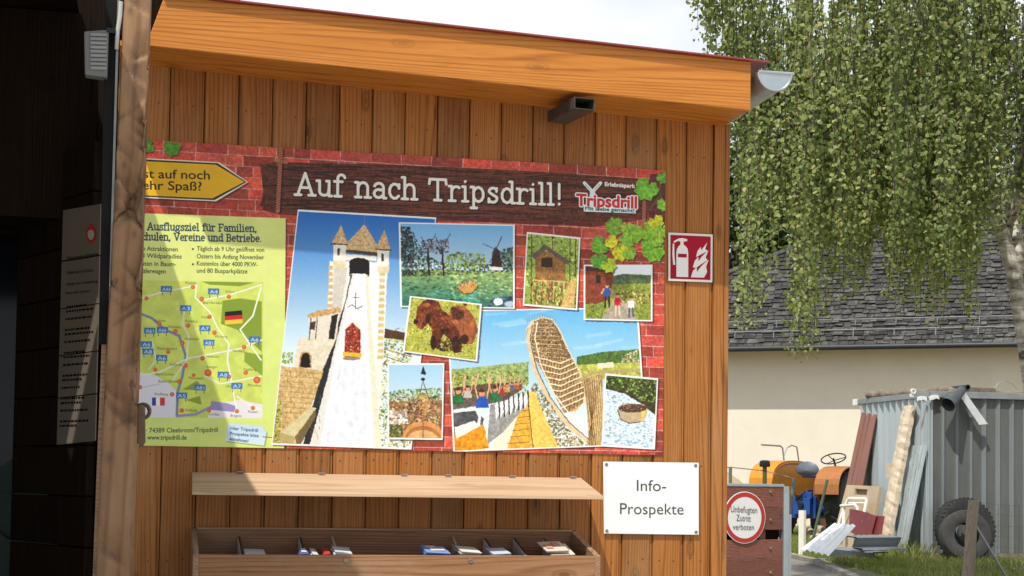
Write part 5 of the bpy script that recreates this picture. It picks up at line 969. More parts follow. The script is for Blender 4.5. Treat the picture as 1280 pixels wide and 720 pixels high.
# things leaning on the shed side
def lean(tops, bots, off=.05, z=.02):
    T = [on_x(*p, SX-off) for p in tops]; out_ = []
    for q, bpx in zip(T, bots):
        w = on_y(*bpx, q.y); k = (z-q.z)/(w.z-q.z); out_.append(q+(w-q)*k)
    return T, out_
def plank(name, mat, tops, bots, th, label, cat, off=.05, rib=None, bevel=.003, group=None):
    T, Q = lean(tops, bots, off); n = (T[1]-T[0]).cross(Q[0]-T[0]).normalized(); n = n if n.x > 0 else -n
    mb = MB().prism([T[0], T[1], Q[1], Q[0]], n*th)
    if rib:
        for r0, w, h in rib:
            a, b_, c_, d_ = T[0].lerp(T[1], r0), T[0].lerp(T[1], r0+w), Q[0].lerp(Q[1], r0+w), Q[0].lerp(Q[1], r0); mb.prism([a-n*.0005, b_-n*.0005, c_-n*.0005, d_-n*.0005], -n*h)
    o = B(name, mb, mat, bevel=bevel); tag(o, label, cat, group); return o, T, Q, n
M_RBR = plain('faded_red_sheet', (.25,.115,.085), .6, 0, .15, 4, (1, 1, .3), dirt=((.33,.16,.13), .4))
plank('scrap_sheet', M_RBR, [(1077, 515), (1095, 518)], [(1058, 605), (1078, 605)], .02, 'tall faded red-brown panel leaning at the far end of the shed side', 'panel', rib=[(.28, .05, .012), (.55, .05, .012)])
M_STONE = plain('pale_rough_timber', (.66,.55,.41), .95, 0, .18, 14, (1, 1, .6), bump=.4, dirt=((.42,.33,.23), .4), spec=.08)
T, Q = lean([(1131, 509), (1142, 507)], [(1102, 665), (1113, 668)], .11); ax_ = Q[0]-T[0]; mb = MB(); NN = 40
g_ = random.Random(2); cx_ = (T[0]+T[1])/2; cq_ = (Q[0]+Q[1])/2; n_ = (T[1]-T[0]).cross(ax_).normalized(); n_ = n_ if n_.x > 0 else -n_
rows = []
for i in range(NN+1):
    k = i/NN; l = T[0].lerp(Q[0], k); r_ = T[1].lerp(Q[1], k); j = lambda s: Vector((noise.noise((i*.55, s, 0)), noise.noise((i*.55, s, 9)), noise.noise((i*.7, s, 4))))*.016
    nk = .007*(i % 3 == 0); rows.append([l-n_*.03+j(1), l.lerp(r_, .5)-n_*.05+j(2), r_-n_*(.03-nk)+j(3)-(r_-l)*nk*4, r_+n_*.04+j(4), l.lerp(r_, .5)+n_*.05+j(5), l+n_*.04+j(6)])
mb.add([p for r_ in rows for p in r_], [[i*6+k, i*6+(k+1) % 6, i*6+6+(k+1) % 6, i*6+6+k] for i in range(NN) for k in range(6)]+[[5, 4, 3, 2, 1, 0], [NN*6+k for k in range(6)]])
kn = on_plane(1113.5, 588, T[0].lerp(Q[0], .5), n_); mb.obox(kn+Vector((0, -.03, 0)), (.05, 0, 0), (0, .07, 0), (0, 0, .10))
o = B('rough_timber', mb, M_STONE); tag(o, 'pale rough-sawn timber with bark leaning on the shed side, the tallest there', 'timber')
M_GALV = plain('galvanised_profile', (.50,.56,.57), .45, .25, .15, 8, (1, 1, .4), dirt=((.30,.34,.34), .4), bump=.1)
o, T, Q, n = plank('galvanised_profile', M_GALV, [(1142, 557), (1158.5, 557)], [(1118, 696), (1130, 697)], .012, 'long galvanised steel profile leaning on the shed beside the rough timber', 'steel profile', .06, rib=[(0, .06, .03), (.42, .10, .025), (.72, .05, .02), (.94, .06, .03)], bevel=.001)
for i in range(9):
    for u in (.25, .85): mb = MB(); p = T[0].lerp(T[1], u).lerp(Q[0].lerp(Q[1], u), .06+i*.11)-n*.004; mb.disc(p, -n, .008, .004, 8); B('rivet', mb, M_STEEL, o)
# tan board with a handle slot
T, Q = lean([(1058, 606), (1099, 608)], [(1046, 653), (1093.5, 640)], .45); n = (T[1]-T[0]).cross(Q[0]-T[0]).normalized(); n = n if n.x > 0 else -n
bp_ = lambda u, v: T[0].lerp(T[1], u).lerp(Q[0].lerp(Q[1], u), v); mb = MB(); hole = (.30, .68, .05, .14)
for (u0, u1, v0, v1) in ((0, 1, 0, hole[2]), (0, hole[0], hole[2], hole[3]), (hole[1], 1, hole[2], hole[3]), (0, 1, hole[3], 1)): mb.prism([bp_(u0, v0), bp_(u1, v0), bp_(u1, v1), bp_(u0, v1)], n*.05, .5)
M_TAN = plain('tan_board', (.46,.36,.24), .8, 0, .15, 3, dirt=((.34,.26,.18), .4), bump=.1); o = B('tan_board', mb, M_TAN); tag(o, 'broad tan board with a handle slot near its top, behind the white chair frame', 'board')
B('slot_back', MB().prism([bp_(.29, .04)+n*.045, bp_(.69, .04)+n*.045, bp_(.69, .15)+n*.045, bp_(.29, .15)+n*.045], n*.004), plain('slot_shade', (.22,.16,.10), .8), o)
# white chair frame
off = -n*.12; fp = lambda px, py: on_plane(px, py, T[0]+off, n); M_WPL = plain('white_plastic', (.78,.76,.68), .45, 0, .06, 5)
ch = thing('folding_chair', fp(1066, 660), 'white plastic folding chair frame standing against the tan board', 'chair')
B('back_frame', MB().tube([fp(x, y) for x, y in ((1079.5, 644), (1083.5, 625), (1081.5, 623.5), (1061.5, 623), (1060, 624.5), (1056, 634))], .022, 8), M_WPL, ch, smooth=True)
B('arm_rail', MB().tube([fp(x, y)-n*.05 for x, y in ((1055, 633.5), (1073, 632.5), (1076, 636), (1075, 645))], .020, 8), M_WPL, ch, smooth=True)
for x0, y0, x1, y1 in ((1058, 634, 1051, 656), (1056.5, 633, 1057, 658)): B('leg', MB().tube([fp(x0, y0)-n*.03, fp(x1, y1)-n*.03], .022, 8), M_WPL, ch, smooth=True)
B('back_rail', MB().tube([fp(1061, 629), fp(1082, 629)], .014, 8), M_WPL, ch, smooth=True)
# dark red sheets
M_DRED = plain('dark_red_sheet', (.17,.022,.026), .5, 0, .2, 5, dirt=((.11,.02,.022), .4))
for k, P in enumerate(([(1062, 636), (1070, 637), (1076, 638.5), (1095, 644.5), (1089, 668), (1069, 668), (1061, 664)], [(1095.5, 644.5), (1105, 645), (1101, 668), (1090, 668)])):
    off2 = -n*(.20-.03*k); pts = [on_plane(x, y, T[0]+off2, n) for x, y in P]; mb = MB().prism(pts, n*.012); o = B('scrap_sheet', mb, M_DRED, bevel=.002)
    tag(o, ('wide dark red sheet with a torn top edge behind the white corrugated panel', 'narrow dark red sheet at the foot of the rough timber')[k], 'sheet')
    if not k: q = on_plane(1078, 652, T[0]+off2-n*.002, n); B('bolt', MB().disc(q, -n, .012, .006, 8), M_STEEL, o)
# grey flashing profiles on the ground
M_FLASH = plain('grey_flashing', (.20,.22,.235), .45, .2, .12, 6)
for k, (L0, R0, mid_, bot) in enumerate((((1056, 669.5), (1112, 669), 672.5, 680), ((1049, 683.5), (1110.5, 689.5), 690, 702))):
    zz = .335-.175*k; a, b_ = on_z(*L0, zz), on_z(*R0, zz); dd = (b_-a).normalized(); sd = Vector((dd.y, -dd.x, 0)); sd = sd if sd.y < 0 else -sd
    prof = [(0.0, 0), (.20, -.01), (.21, -.02), (.14, -.13), (.15, -.14), (.30, -.15), (.31, -.17), (.30, -.175), (.14, -.155), (.125, -.135), (.19, -.025), (0, -.012)]
    mb = MB(); m_ = len(prof); mb.add([p+sd*u+Vector((0, 0, v)) for p in (a, b_) for u, v in prof], [[i, (i+1) % m_, m_+(i+1) % m_, m_+i] for i in range(m_)]); 
    o = B('grey_profile', mb, M_FLASH, fixn=True); tag(o, ('upper grey folded metal profile lying under the dark red sheets', 'lower grey folded metal profile lying on the grass beside the white panel')[k], 'metal profile')
# white corrugated panel resting on them
W = [depth(1044, 655.5, 20.0), depth(1069.5, 657, 18.9), depth(1035.5, 695, 18.2), depth(1002.5, 687.5, 19.3)]; nw = (W[1]-W[0]).cross(W[3]-W[0]).normalized(); nw = nw if nw.z > 0 else -nw
mb = MB(); n = 64; vs = []
for i in range(n+1):
    u = i/n; ph = (u*4.5) % 1; h = .022*min(1, max(0, (abs(ph-.5)-.18)/.07))
    for s_ in range(2): q = (W[0].lerp(W[1], u), W[3].lerp(W[2], u))[s_]+nw*h; vs += [q, q-nw*.004]
mb.add(vs, [f for i in range(n) for f in ([4*i, 4*i+4, 4*i+6, 4*i+2], [4*i+1, 4*i+3, 4*i+7, 4*i+5], [4*i+2, 4*i+6, 4*i+7, 4*i+3], [4*i, 4*i+1, 4*i+5, 4*i+4])]+[[0, 2, 3, 1], [4*n, 4*n+1, 4*n+3, 4*n+2]])
o = B('corrugated_panel', mb, plain('white_panel', (.88,.88,.86), .45, 0, .04, 4)); tag(o, 'white corrugated panel lying slanted from the scrap heap down to the grass', 'panel')

# tyres against the shed front
M_TYRE = plain('tyre_rubber', (.022,.022,.023), .75, 0, .25, 10, dirt=((.06,.057,.05), .5), bump=.2); M_TYREG = plain('dusty_tyre_rubber', (.042,.041,.039), .85, 0, .25, 8, dirt=((.085,.08,.072), .6), bump=.2)
def tyre_prof(R_, r_, w): return [(r_, -w*.36), (r_+.02, -w*.42), (R_*.86+r_*.14, -w*.5), (R_*.97, -w*.46), (R_, -w*.36), (R_, w*.36), (R_*.97, w*.46), (R_*.86+r_*.14, w*.5), (r_+.02, w*.42), (r_, w*.36), (r_+.02, w*.3), (R_*.9, w*.34), (R_*.9, -w*.34), (r_+.02, -w*.3)]
def tyre(name, c, axis, R_, r_, w, mat, lugs, parent=None, chev=False):
    ax = Vector(axis).normalized(); mb = MB().lathe(c, ax, tyre_prof(R_, r_, w), 48, closed=True); a = ax.orthogonal().normalized(); b_ = ax.cross(a)
    for k in range(lugs):
        for s_ in (-1, 1):
            w0 = 2*math.pi*(k+(.5 if s_ > 0 else 0))/lugs; e = a*math.cos(w0)+b_*math.sin(w0); tg = ax.cross(e)
            if chev: mb.obox(Vector(c)+e*(R_+.008)+ax*s_*w*.22, (ax*s_*.9+tg*.55).normalized()*w*.25, tg*.022, e*.022)
            else: mb.obox(Vector(c)+e*(R_-.004)+ax*s_*w*.36, ax*w*.13, tg*.014, e*.007)
    return B(name, mb, mat, parent, smooth=True)
ca = on_y(1206, 671, SY-.36); Rb = .415; ca.z = Rb*.97; tl_ = Vector((.10, -1, .16)); o = tyre('old_tyre', ca, tl_, Rb, .19, .20, M_TYRE, 40); tag(o, 'big black tyre leaning upright against the shed front, behind a grey tyre', 'tyre')
cb_ = on_y(1206, 681, SY-.66); cb_.z = .325; o = tyre('old_tyre', cb_, (-.12, -1, .20), .335, .165, .20, M_TYREG, 0); tag(o, 'smaller dusty grey tyre leaning in front of the big black tyre', 'tyre')
pb0 = on_z(1209, 727, 0); pt = on_y(1217.5, 625, pb0.y); pm = pb0.lerp(pt, .5); W_PST = wood('old_post_wood', (.20,.155,.115), (.33,.265,.20), (.43,.36,.28), 2, .85, .3, .1, 1.5)
o = B('wooden_post', MB().tube([pb0-Vector((0, 0, .02)), pb0.lerp(pt, .3)+Vector((.006, 0, 0)), pb0.lerp(pt, .7)-Vector((.005, 0, 0)), pt-Vector((0, 0, .01)), pt], [.062, .06, .058, .056, .048], 12), W_PST, smooth=True); tag(o, 'weathered round wooden post standing in front of the two tyres', 'post')
a, b_ = on_y(1219, 656, pb0.y), on_z(1262, 728, 0); o = B('brace_rod', MB().tube([a, b_], .014, 8), M_STEEL, smooth=True); tag(o, 'grey metal brace rod slanting down to the right from the wooden post', 'rod')
# wire mesh stretched to the right of the post
M_WIRE = plain('dull_wire', (.13,.13,.125), .6, .3)
fx = thing('wire_mesh', (pb0.x+1.1, pb0.y+.1, 0), 'thin sagging wire mesh stretched right from the wooden post', 'mesh')
mb = MB()
pt2 = Vector((pb0.x+2.4, pb0.y+.5, .9))
for k in range(7):
    z = .1+k*.11; mb.tube([Vector((pb0.x+.05, pb0.y, z*1.0+.05)).lerp(Vector((pt2.x, pt2.y, z)), i/8)+Vector((0, 0, -.03*math.sin(i/8*math.pi)+.01*noise.noise((i, k, 2)))) for i in range(9)], .0016, 4)
B('wire', mb, M_WIRE, fx); mb = MB()
for k in range(18): p = Vector((pb0.x+.1, pb0.y, 0)).lerp(Vector((pt2.x, pt2.y, 0)), k/17); mb.tube([p+Vector((0, 0, .1)), p+Vector((.015, 0, .78))], .002, 4)
B('upright_wire', mb, M_WIRE, fx)

# ------------------------------------------------------------------ gate with the round sign
GD = Vector((math.sin(R(74)), math.cos(R(74)), 0)); GNn = Vector((GD.y, -GD.x, 0)); gp0 = depth(940, 647, 12.6); gpl = lambda x, y, off=0: on_plane(x, y, gp0+GNn*off, GNn)
gate = thing('field_gate', (gpl(930, 650).x, gpl(930, 650).y, 0), 'red-brown plank gate on a grey metal frame beside the kiosk corner', 'gate')
gl = lambda px: (gpl(px, 640)-gp0).dot(GD); gx0, gx1 = gl(868), gl(977); zt_ = gpl(940, 607.5).z
def gbox(mb, u0, u1, z0, z1, t0, t1, rnd=None):
    c = gp0+GD*((u0+u1)/2)+GNn*((t0+t1)/2); c.z = (z0+z1)/2; return mb.obox(c, GD*(u1-u0)/2, GNn*(t1-t0)/2, (0, 0, (z1-z0)/2), rnd)
zz = [gpl(940, y).z for y in (608, 634, 662.5, 674.5, 698, 722)]
for i, (a, b_) in enumerate(((0, 1), (1, 2), (3, 4), (4, 5))):
    B('plank', gbox(MB(), gx0, gx1, zz[b_]+.001, zz[a]-.001, -.015, .015, random.random()), W_RED, gate, bevel=.003)
B('inner_board', gbox(MB(), gx0, gx1, zz[3]-.02, zz[2]+.02, -.05, -.042), W_DARK, gate)
B('plank', gbox(MB(), gx0, gx1, .08, zz[5]-.006, -.015, .015), W_RED, gate, bevel=.003)
mb = MB(); u = gl(958.5); gbox(mb, u-.06, u+.0, .1, zz[0]-.01, -.040, -.016); B('batten', mb, W_RED, gate)
mb = MB(); gbox(mb, gx0, gx1+.01, zz[0]-.002, zz[0]+.022, -.02, .02); gbox(mb, gx1, gx1+.055, 0.0, zz[0]+.004, -.03, .03); B('metal_frame', mb, M_ZINC, gate, bevel=.004)
mb = MB(); gbox(mb, gx1+.057, gx1+.085, 0, zz[0]-.22, -.02, .02); gbox(mb, gx1-.01, gx1+.075, zz[1]-.17, zz[1]-.03, -.04, -.032); gbox(mb, gx1-.005, gx1+.06, zz[4]+.02, zz[4]+.05, -.04, -.031); B('hinge_plate', mb, M_ZINC, gate, bevel=.003)
for y in (615, 650, 685.5, 716): q = gpl(963, y, .016); B('bolt', MB().lathe(q, GNn, [(.014, 0), (.013, .006), (.006, .01)], 12), M_SCREW, gate, smooth=True)
sc = gpl(930.5, 647, .022); rs = (gpl(930.5, 614.5, .022)-sc).length; sg = thing('prohibition_sign', sc-Vector((0, 0, rs)), 'round white sign with a red rim reading "Unbefugten Zutritt verboten", on the gate', 'sign')
B('plate', MB().lathe(sc, GNn, [(rs, 0), (rs, .003), (rs-.001, .004)], 56), plain('sign_disc', (.80,.80,.78), .4, 0, .03, 3), sg)
mb = MB().lathe(sc, GNn, [(rs*.97, .0042), (rs*.97, .0052), (rs*.80, .0052), (rs*.80, .0042)], 56, closed=True); B('red_rim', mb, plain('sign_rim_red', (.46,.035,.022), .4, 0, .1, 4), sg)
spn = lambda p: gpl(p[0], p[1], .0275)
for s_, a, b_, c_ in (('Unbefugten', (913.5, 640), (946.5, 641.5), 8), ('Zutritt', (920.5, 651), (938.5, 652), 8), ('verboten', (916, 662), (942.5, 662.6), 7.5)): lettering(s_, a, b_, c_, 0, plain('sign_text_'+s_, (.10,.10,.10), .5), sg, plane=spn)
# electric fence stakes and tapes behind the gate
M_STK = plain('grey_stake', (.14,.15,.14), .7); M_GST = plain('green_stake', (.07,.10,.06), .6, 0, .2, 10)
def stake(px, pyt, pyb, dist, w, mat, label, cap=False, lean_=0):
    top = depth(px, pyt, dist); bot = Vector((top.x+lean_, top.y, 0)); o = B('fence_stake', MB().tube([bot, top], w, 8), mat, smooth=True); tag(o, label, 'stake')
    if cap: B('cap', MB().lathe(top+Vector((0, 0, -.03)), (0, 0, 1), [(w*2.2, 0), (w*2.4, .02), (w*2.2, .06), (w*1.2, .07)], 12), M_BLACK, o, smooth=True)
    return top
s1_ = stake(913, 584, 620, 16.5, .018, M_STK, 'thin grey stake behind the left half of the gate'); s2_ = stake(956, 580, 610, 16.5, .024, M_GST, 'green fence stake with a black cap just behind the gate', True); s3_ = stake(993, 598, 640, 16.2, .022, M_STK, 'leaning grey stake right beside the gate hinge', lean_=-.14)
stake(1034, 600, 690, 21.8, .022, M_GST, 'slanting green stake in front of the tractor rear wheel', lean_=-.26); stake(1003, 638, 684, 22.2, .055, M_WPL, 'short thick white stake standing below the blue tractor housing')
mb = MB().tube([s1_+Vector((-2.2, .3, -.02)), s1_, s2_-Vector((0, 0, .07)), s3_], .006, 5); o = B('fence_rope', mb, plain('rope', (.30,.20,.15), .8)); tag(o, 'thin reddish fence rope running between the stakes behind the gate', 'rope')
# heap of straw-coloured earth
hc = depth(885, 640, 32.5); hc.z = 0; mb = MB(); n = 30
for j in range(n+1):
    for i in range(n+1):
        u, v = i/n*2-1, j/n*2-1; r2 = math.hypot(u, v); h = 1.32*max(0, 1-r2**1.6)+(.10*noise.noise((u*4, v*4, 0))+.05*noise.noise((u*11, v*11, 3))+.03*noise.noise((u*25, v*25, 3)))*max(0, 1-r2); mb.v.append((hc.x+u*1.75, hc.y+v*1.5, max(-.02, h)))
for j in range(n):
    for i in range(n): a = j*(n+1)+i; mb.f.append([a, a+1, a+n+2, a+n+1]); mb.r.append(.5); mb.m.append(0)
o = B('earth_heap', mb, plain('dry_earth', (.40,.30,.19), .95, 0, .25, 3, bump=.9, dirt=((.24,.18,.11), .6), fine=25), smooth='all'); tag(o, 'heap of pale dry earth behind the gate and stakes', 'heap')

# ------------------------------------------------------------------ tractor, seen from behind
tdp = 29.5; tc_ = depth(1014, 640, tdp); tc_.z = 0; th_ = R(46); TU = Vector((math.sin(th_), math.cos(th_), 0)); TRt = Vector((math.cos(th_), -math.sin(th_), 0))
tp = lambda r_, u_, z: tc_+TRt*r_+TU*u_+Vector((0, 0, z))
tr_ = thing('tractor', tc_, 'old tractor seen from behind with orange fenders, blue rear housing and black wheels', 'tractor')
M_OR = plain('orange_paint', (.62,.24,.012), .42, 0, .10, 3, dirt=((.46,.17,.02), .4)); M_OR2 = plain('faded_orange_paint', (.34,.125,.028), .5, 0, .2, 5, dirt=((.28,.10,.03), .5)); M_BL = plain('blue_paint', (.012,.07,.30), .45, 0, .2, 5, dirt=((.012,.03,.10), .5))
RW = .63
for s_ in (-1, 1):
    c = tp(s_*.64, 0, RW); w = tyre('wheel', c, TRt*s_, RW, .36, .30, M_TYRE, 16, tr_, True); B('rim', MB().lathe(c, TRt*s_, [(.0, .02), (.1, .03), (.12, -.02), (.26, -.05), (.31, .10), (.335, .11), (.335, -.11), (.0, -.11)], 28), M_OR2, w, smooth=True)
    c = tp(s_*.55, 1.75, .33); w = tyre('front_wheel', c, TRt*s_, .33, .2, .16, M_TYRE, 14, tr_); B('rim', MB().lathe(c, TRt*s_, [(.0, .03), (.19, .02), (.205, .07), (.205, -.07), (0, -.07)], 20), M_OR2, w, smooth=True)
    # fender: flat-topped arch over the wheel with an inner side plate
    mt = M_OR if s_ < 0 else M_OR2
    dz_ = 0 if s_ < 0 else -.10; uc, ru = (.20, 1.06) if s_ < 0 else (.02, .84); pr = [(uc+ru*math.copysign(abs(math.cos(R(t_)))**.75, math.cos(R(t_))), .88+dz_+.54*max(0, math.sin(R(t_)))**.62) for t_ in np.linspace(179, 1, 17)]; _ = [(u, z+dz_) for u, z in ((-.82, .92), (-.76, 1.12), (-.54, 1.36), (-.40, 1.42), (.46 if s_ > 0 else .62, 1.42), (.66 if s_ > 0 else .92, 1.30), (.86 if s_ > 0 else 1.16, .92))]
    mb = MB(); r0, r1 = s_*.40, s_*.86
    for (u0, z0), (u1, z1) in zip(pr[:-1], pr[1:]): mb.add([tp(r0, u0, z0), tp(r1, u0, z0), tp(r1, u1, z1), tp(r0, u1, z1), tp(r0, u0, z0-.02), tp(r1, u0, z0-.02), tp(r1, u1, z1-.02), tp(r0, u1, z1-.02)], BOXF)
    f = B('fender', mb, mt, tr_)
    mb = MB().prism([tp(r0, u, z-.003) for u, z in pr]+[tp(r0, .75 if s_ < 0 else .5, .60), tp(r0, -.45, .60)], TRt*(.015*s_)); B('side_plate', mb, mt, f)
    mb = MB().tube([tp(r0-s_*.004, u, z-.055) for u, z in pr], .014, 6); B('bead', mb, plain('bead_%d' % s_, (.20,.07,.01), .5), f)
    B('tail_lamp', MB().obox(tp(s_*.64, -.69, 1.22+dz_), TRt*.085, (TU*.55+Vector((0, 0, .8))).normalized()*.045, (Vector((0, 0, .55))-TU*.8).normalized()*.03), plain('lamp_dark_%d' % s_, (.03,.012,.01), .3), f, bevel=.01)
B('grab_rail', MB().tube([tp(-.80, -.45, 1.70), tp(-.62, 0, 1.69), tp(-.60, .05, 1.65), tp(-.58, .08, 1.40)], .016, 8), M_STEEL, tr_, smooth=True); B('grab_rail', MB().tube([tp(-.59, .07, 1.50), tp(-.56, .16, 1.66), tp(-.50, .24, 1.71), tp(-.45, .36, 1.68), tp(-.43, .42, 1.40)], .014, 8), M_STEEL, tr_, smooth=True)
mb = MB(); mb.obox(tp(0, -.05, .56), TRt*.24, TU*.32, (0, 0, .20)); mb.obox(tp(.02, -.42, .58), TRt*.17, TU*.09, (0, 0, .15)); mb.lathe(tp(-.2, 0, .56), -TRt, [(.15, 0), (.15, .1), (.09, .2), (.09, .3)], 14); mb.lathe(tp(.2, 0, .56), TRt, [(.15, 0), (.15, .1), (.09, .2), (.09, .3)], 14); mb.obox(tp(.10, -.36, .78), TRt*.10, TU*.1, (0, 0, .06)); mb.tube([tp(-.12, -.45, .74), tp(-.28, -.5, .64), tp(-.3, -.46, .5)], .03, 8); mb.obox(tp(.05, .8, .68), TRt*.17, TU*.7, (0, 0, .2)); B('rear_housing', mb, M_BL, tr_, bevel=.015)
mb = MB().box((0,0,0),(0,0,0)) if 0 else MB(); mb.disc(tp(.02, -.52, .60), -TU, .055, .05, 12); mb.obox(tp(-.02, -.52, .74), TRt*.07, TU*.01, (0, 0, .04)); mb.tube([tp(-.22, -.48, .4), tp(-.25, -.85, .38)], .025, 6); mb.tube([tp(.22, -.48, .4), tp(.25, -.85, .38)], .025, 6); mb.tube([tp(-.15, -.5, .95), tp(-.05, -.55, .7), tp(.1, -.52, .85)], .012, 6); B('hitch', mb, M_BLACK, tr_)
mb = MB(); mb.lathe(tp(.04, -.06, 1.10), (0, 0, 1), [(.0, 0), (.17, .0), (.2, .03), (.17, .05), (0, .04)], 18)
q = tp(.04, -.28, 1.23); mb.add([q+TRt*(.23*math.cos(a)*k)+Vector((0, 0, (.17 if math.sin(a) > 0 else .10)*math.sin(a)*k))-TU*(.06*(1-k*k)) for k in (1, .6, .01) for a in np.linspace(0, 2*math.pi, 25)[:-1]], [[j*24+i, j*24+(i+1) % 24, (j+1)*24+(i+1) % 24, (j+1)*24+i] for j in range(2) for i in range(24)]); B('seat', mb, plain('seat_grey', (.13,.15,.18), .4, .2, .15, 6), tr_, smooth=True)
wc = tp(.16, .66, 1.47); wa = (Vector((0, 0, 1))-TU*.5).normalized(); x_ = TRt; y_ = wa.cross(x_); mb = MB().tube([wc+x_*.23*math.cos(a)+y_*.23*math.sin(a) for a in np.linspace(0, 2*math.pi, 29)], .013, 8)
for a in (.3, 2.4, 4.5): mb.tube([wc-wa*.04, wc+x_*.23*math.cos(a)+y_*.23*math.sin(a)], .009, 6)
mb.tube([wc, wc-wa*.5+TU*.1], .02, 8); B('steering_wheel', mb, M_BLACK, tr_, smooth=True)
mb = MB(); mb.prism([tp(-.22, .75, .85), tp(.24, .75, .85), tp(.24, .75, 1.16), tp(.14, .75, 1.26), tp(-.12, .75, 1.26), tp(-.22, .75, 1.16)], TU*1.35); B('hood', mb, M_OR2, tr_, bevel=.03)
# rubble under the tractor
g_ = random.Random(8); mst = plain('rubble', (.42,.34,.24), .9, 0, .3, 8, bump=.3)
for k in range(9):
    p = grd(1003+k*3.6+g_.uniform(-2, 2), 668+g_.uniform(0, 9)); r_ = g_.uniform(.05, .13); bm = bmesh.new(); bmesh.ops.create_icosphere(bm, subdivisions=2, radius=r_); mb = MB()
    mb.add([p+v.co*(1+.5*noise.noise(v.co*12+Vector((k*5, 0, 0))))+Vector((0, 0, r_*.6)) for v in bm.verts], [[v.index for v in f.verts] for f in bm.faces]); bm.free(); o = B('stone', mb, mst, smooth=True); tag(o, 'pale rough stone on the ground under the tractor', 'stone', 'stones under the tractor')
# ------------------------------------------------------------------ birch
gb = np.random.default_rng(21)
bd = 7.7; bx0 = on_y(1299, 728, bd); bx0.z = 0
M_BIRCH, t, b = nodes('birch_bark'); v = coords(t, (2.5, 2.5, 9), False); n = N(t, 'ShaderNodeTexNoise', Scale=1.6, Detail=6.0, Roughness=.65); t.links.new(v, n.inputs[0])
r = ramp(t, n.outputs[0], [(.36, (.05, .045, .04)), (.47, (.34, .31, .27)), (.6, (.62, .58, .52))]); t.links.new(r.outputs[0], b.inputs['Base Color']); b.inputs['Roughness'].default_value = .7
M_TWIG = plain('twig', (.07,.05,.035), .8)
trunk = [bx0-Vector((0, 0, .05))]+[on_y(x, y, bd) for x, y in ((1306, 600), (1290, 480), (1281, 425), (1268, 345), (1254, 295), (1240, 262), (1222, 215), (1206, 150), (1196, 80), (1192, -20), (1186, -150), (1180, -300))]
tb = MB().tube(trunk, [.13, .105, .09, .08, .075, .072, .068, .06, .05, .04, .03, .02, .01], 12)
birch = thing('birch_tree', bx0, 'weeping birch with white bark and long hanging leafy strands, in front of the slate roof', 'tree')
top = on_y(1146, 60, bd); C0 = Vector((bx0.x-.66, bd-.1, 5.1)); RX, RY, RZ = 2.85, 2.0, 3.5
limbs = []
for k in range(26):
    a = gb.uniform(0, 2*math.pi); r_ = gb.uniform(.55, 1)**.5; e = C0+Vector((RX*.72*r_*math.cos(a), RY*.72*r_*math.sin(a), RZ*gb.uniform(-.1, .6))); s = trunk[int(gb.integers(5, 12))]
    m_ = s.lerp(e, .5)+Vector((0, 0, gb.uniform(.3, .9))); pts = [s.lerp(m_, i/4).lerp(m_.lerp(e, i/4), i/4) for i in range(5)]; tb.tube(pts, [.026, .02, .015, .01, .005], 6); limbs.append(pts)
tb.tube([trunk[4], on_y(1272, 320, bd+.1), on_y(1268, 270, bd+.2), on_y(1274, 200, bd+.3), on_y(1290, 60, bd+.2)], [.08, .07, .055, .045, .02], 8)
B('trunk', tb, M_BIRCH, birch, smooth='all')
# hem of the hanging strands, given along the tree's width as height above ground
hem_px = [(870, -20), (880, 40), (893, 60), (899, 70), (903, 150), (915, 205), (930, 265), (945, 282), (955, 262), (975, 272), (990, 260), (1000, 288), (1012, 305), (1025, 300), (1040, 305), (1054, 322), (1064, 305), (1075, 322), (1098, 290), (1124, 318), (1140, 336), (1166, 336), (1180, 325), (1200, 350), (1212, 315), (1226, 285), (1240, 280), (1262, 305), (1330, 280)]
hx = np.array([on_y(x, y, bd).x for x, y in hem_px]); hz = np.array([on_y(x, y, bd).z for x, y in hem_px])
LV = []; LF = []; LR = []; tw = MB()
def leaf(p, d, up_, l, w, rnd):
    o = len(LV); s = d.cross(up_).normalized(); k = up_*.12*l
    LV.extend([p, p+d*l*.35+s*w*.5+k, p+d*l*.75+s*w*.33+k, p+d*l, p+d*l*.75-s*w*.33+k, p+d*l*.35-s*w*.5+k]); LF.append((o, o+1, o+2, o+3, o+4, o+5)); LR.append(rnd)
rv = lambda: Vector(gb.normal(size=3)).normalized()
def hem(x, y):
    k = (bd+6.6)/(y+6.6); return .95+(float(np.interp(x*k, hx, hz))-.95)/k
def strand(x, y, ztop, ln, clump, drift):
    p = Vector((x, y, ztop)); sw = Vector((gb.normal()*.05, gb.normal()*.05, 0))+drift; dens = gb.uniform(.75, 1.1); path_ = [p.copy()]; s_ = 0; k = gb.uniform(0, 50); arcx = rv()*.22; arcx.z = 0
    while s_ < ln:
        st = .040/dens; s_ += st; f = s_/ln; q = p+sw*s_*.6+arcx*min(1, s_*1.6)*.6+Vector((.05*noise.noise((k, s_*1.5, 0)), .05*noise.noise((k, s_*1.5, 7)), -s_))
        if int(s_/.25) != int((s_-st)/.25): path_.append(q.copy())
        for _ in range(2):
            dd = Vector((gb.normal()*.8, gb.normal()*.8, -1.0+gb.normal()*.3)).normalized(); u_ = (rv()*.8+Vector((-.45, -.75, .75))).normalized(); sz = gb.uniform(.032, .062)*(1 if f < .9 else .75)
            leaf(q+rv()*.05, dd, u_, sz, sz*.80, min(1, max(0, .45+clump+gb.normal()*.2)))
    if len(path_) > 1: tw.tube(path_, [.006-.004*i/len(path_) for i in range(len(path_))], 3, cap=False)
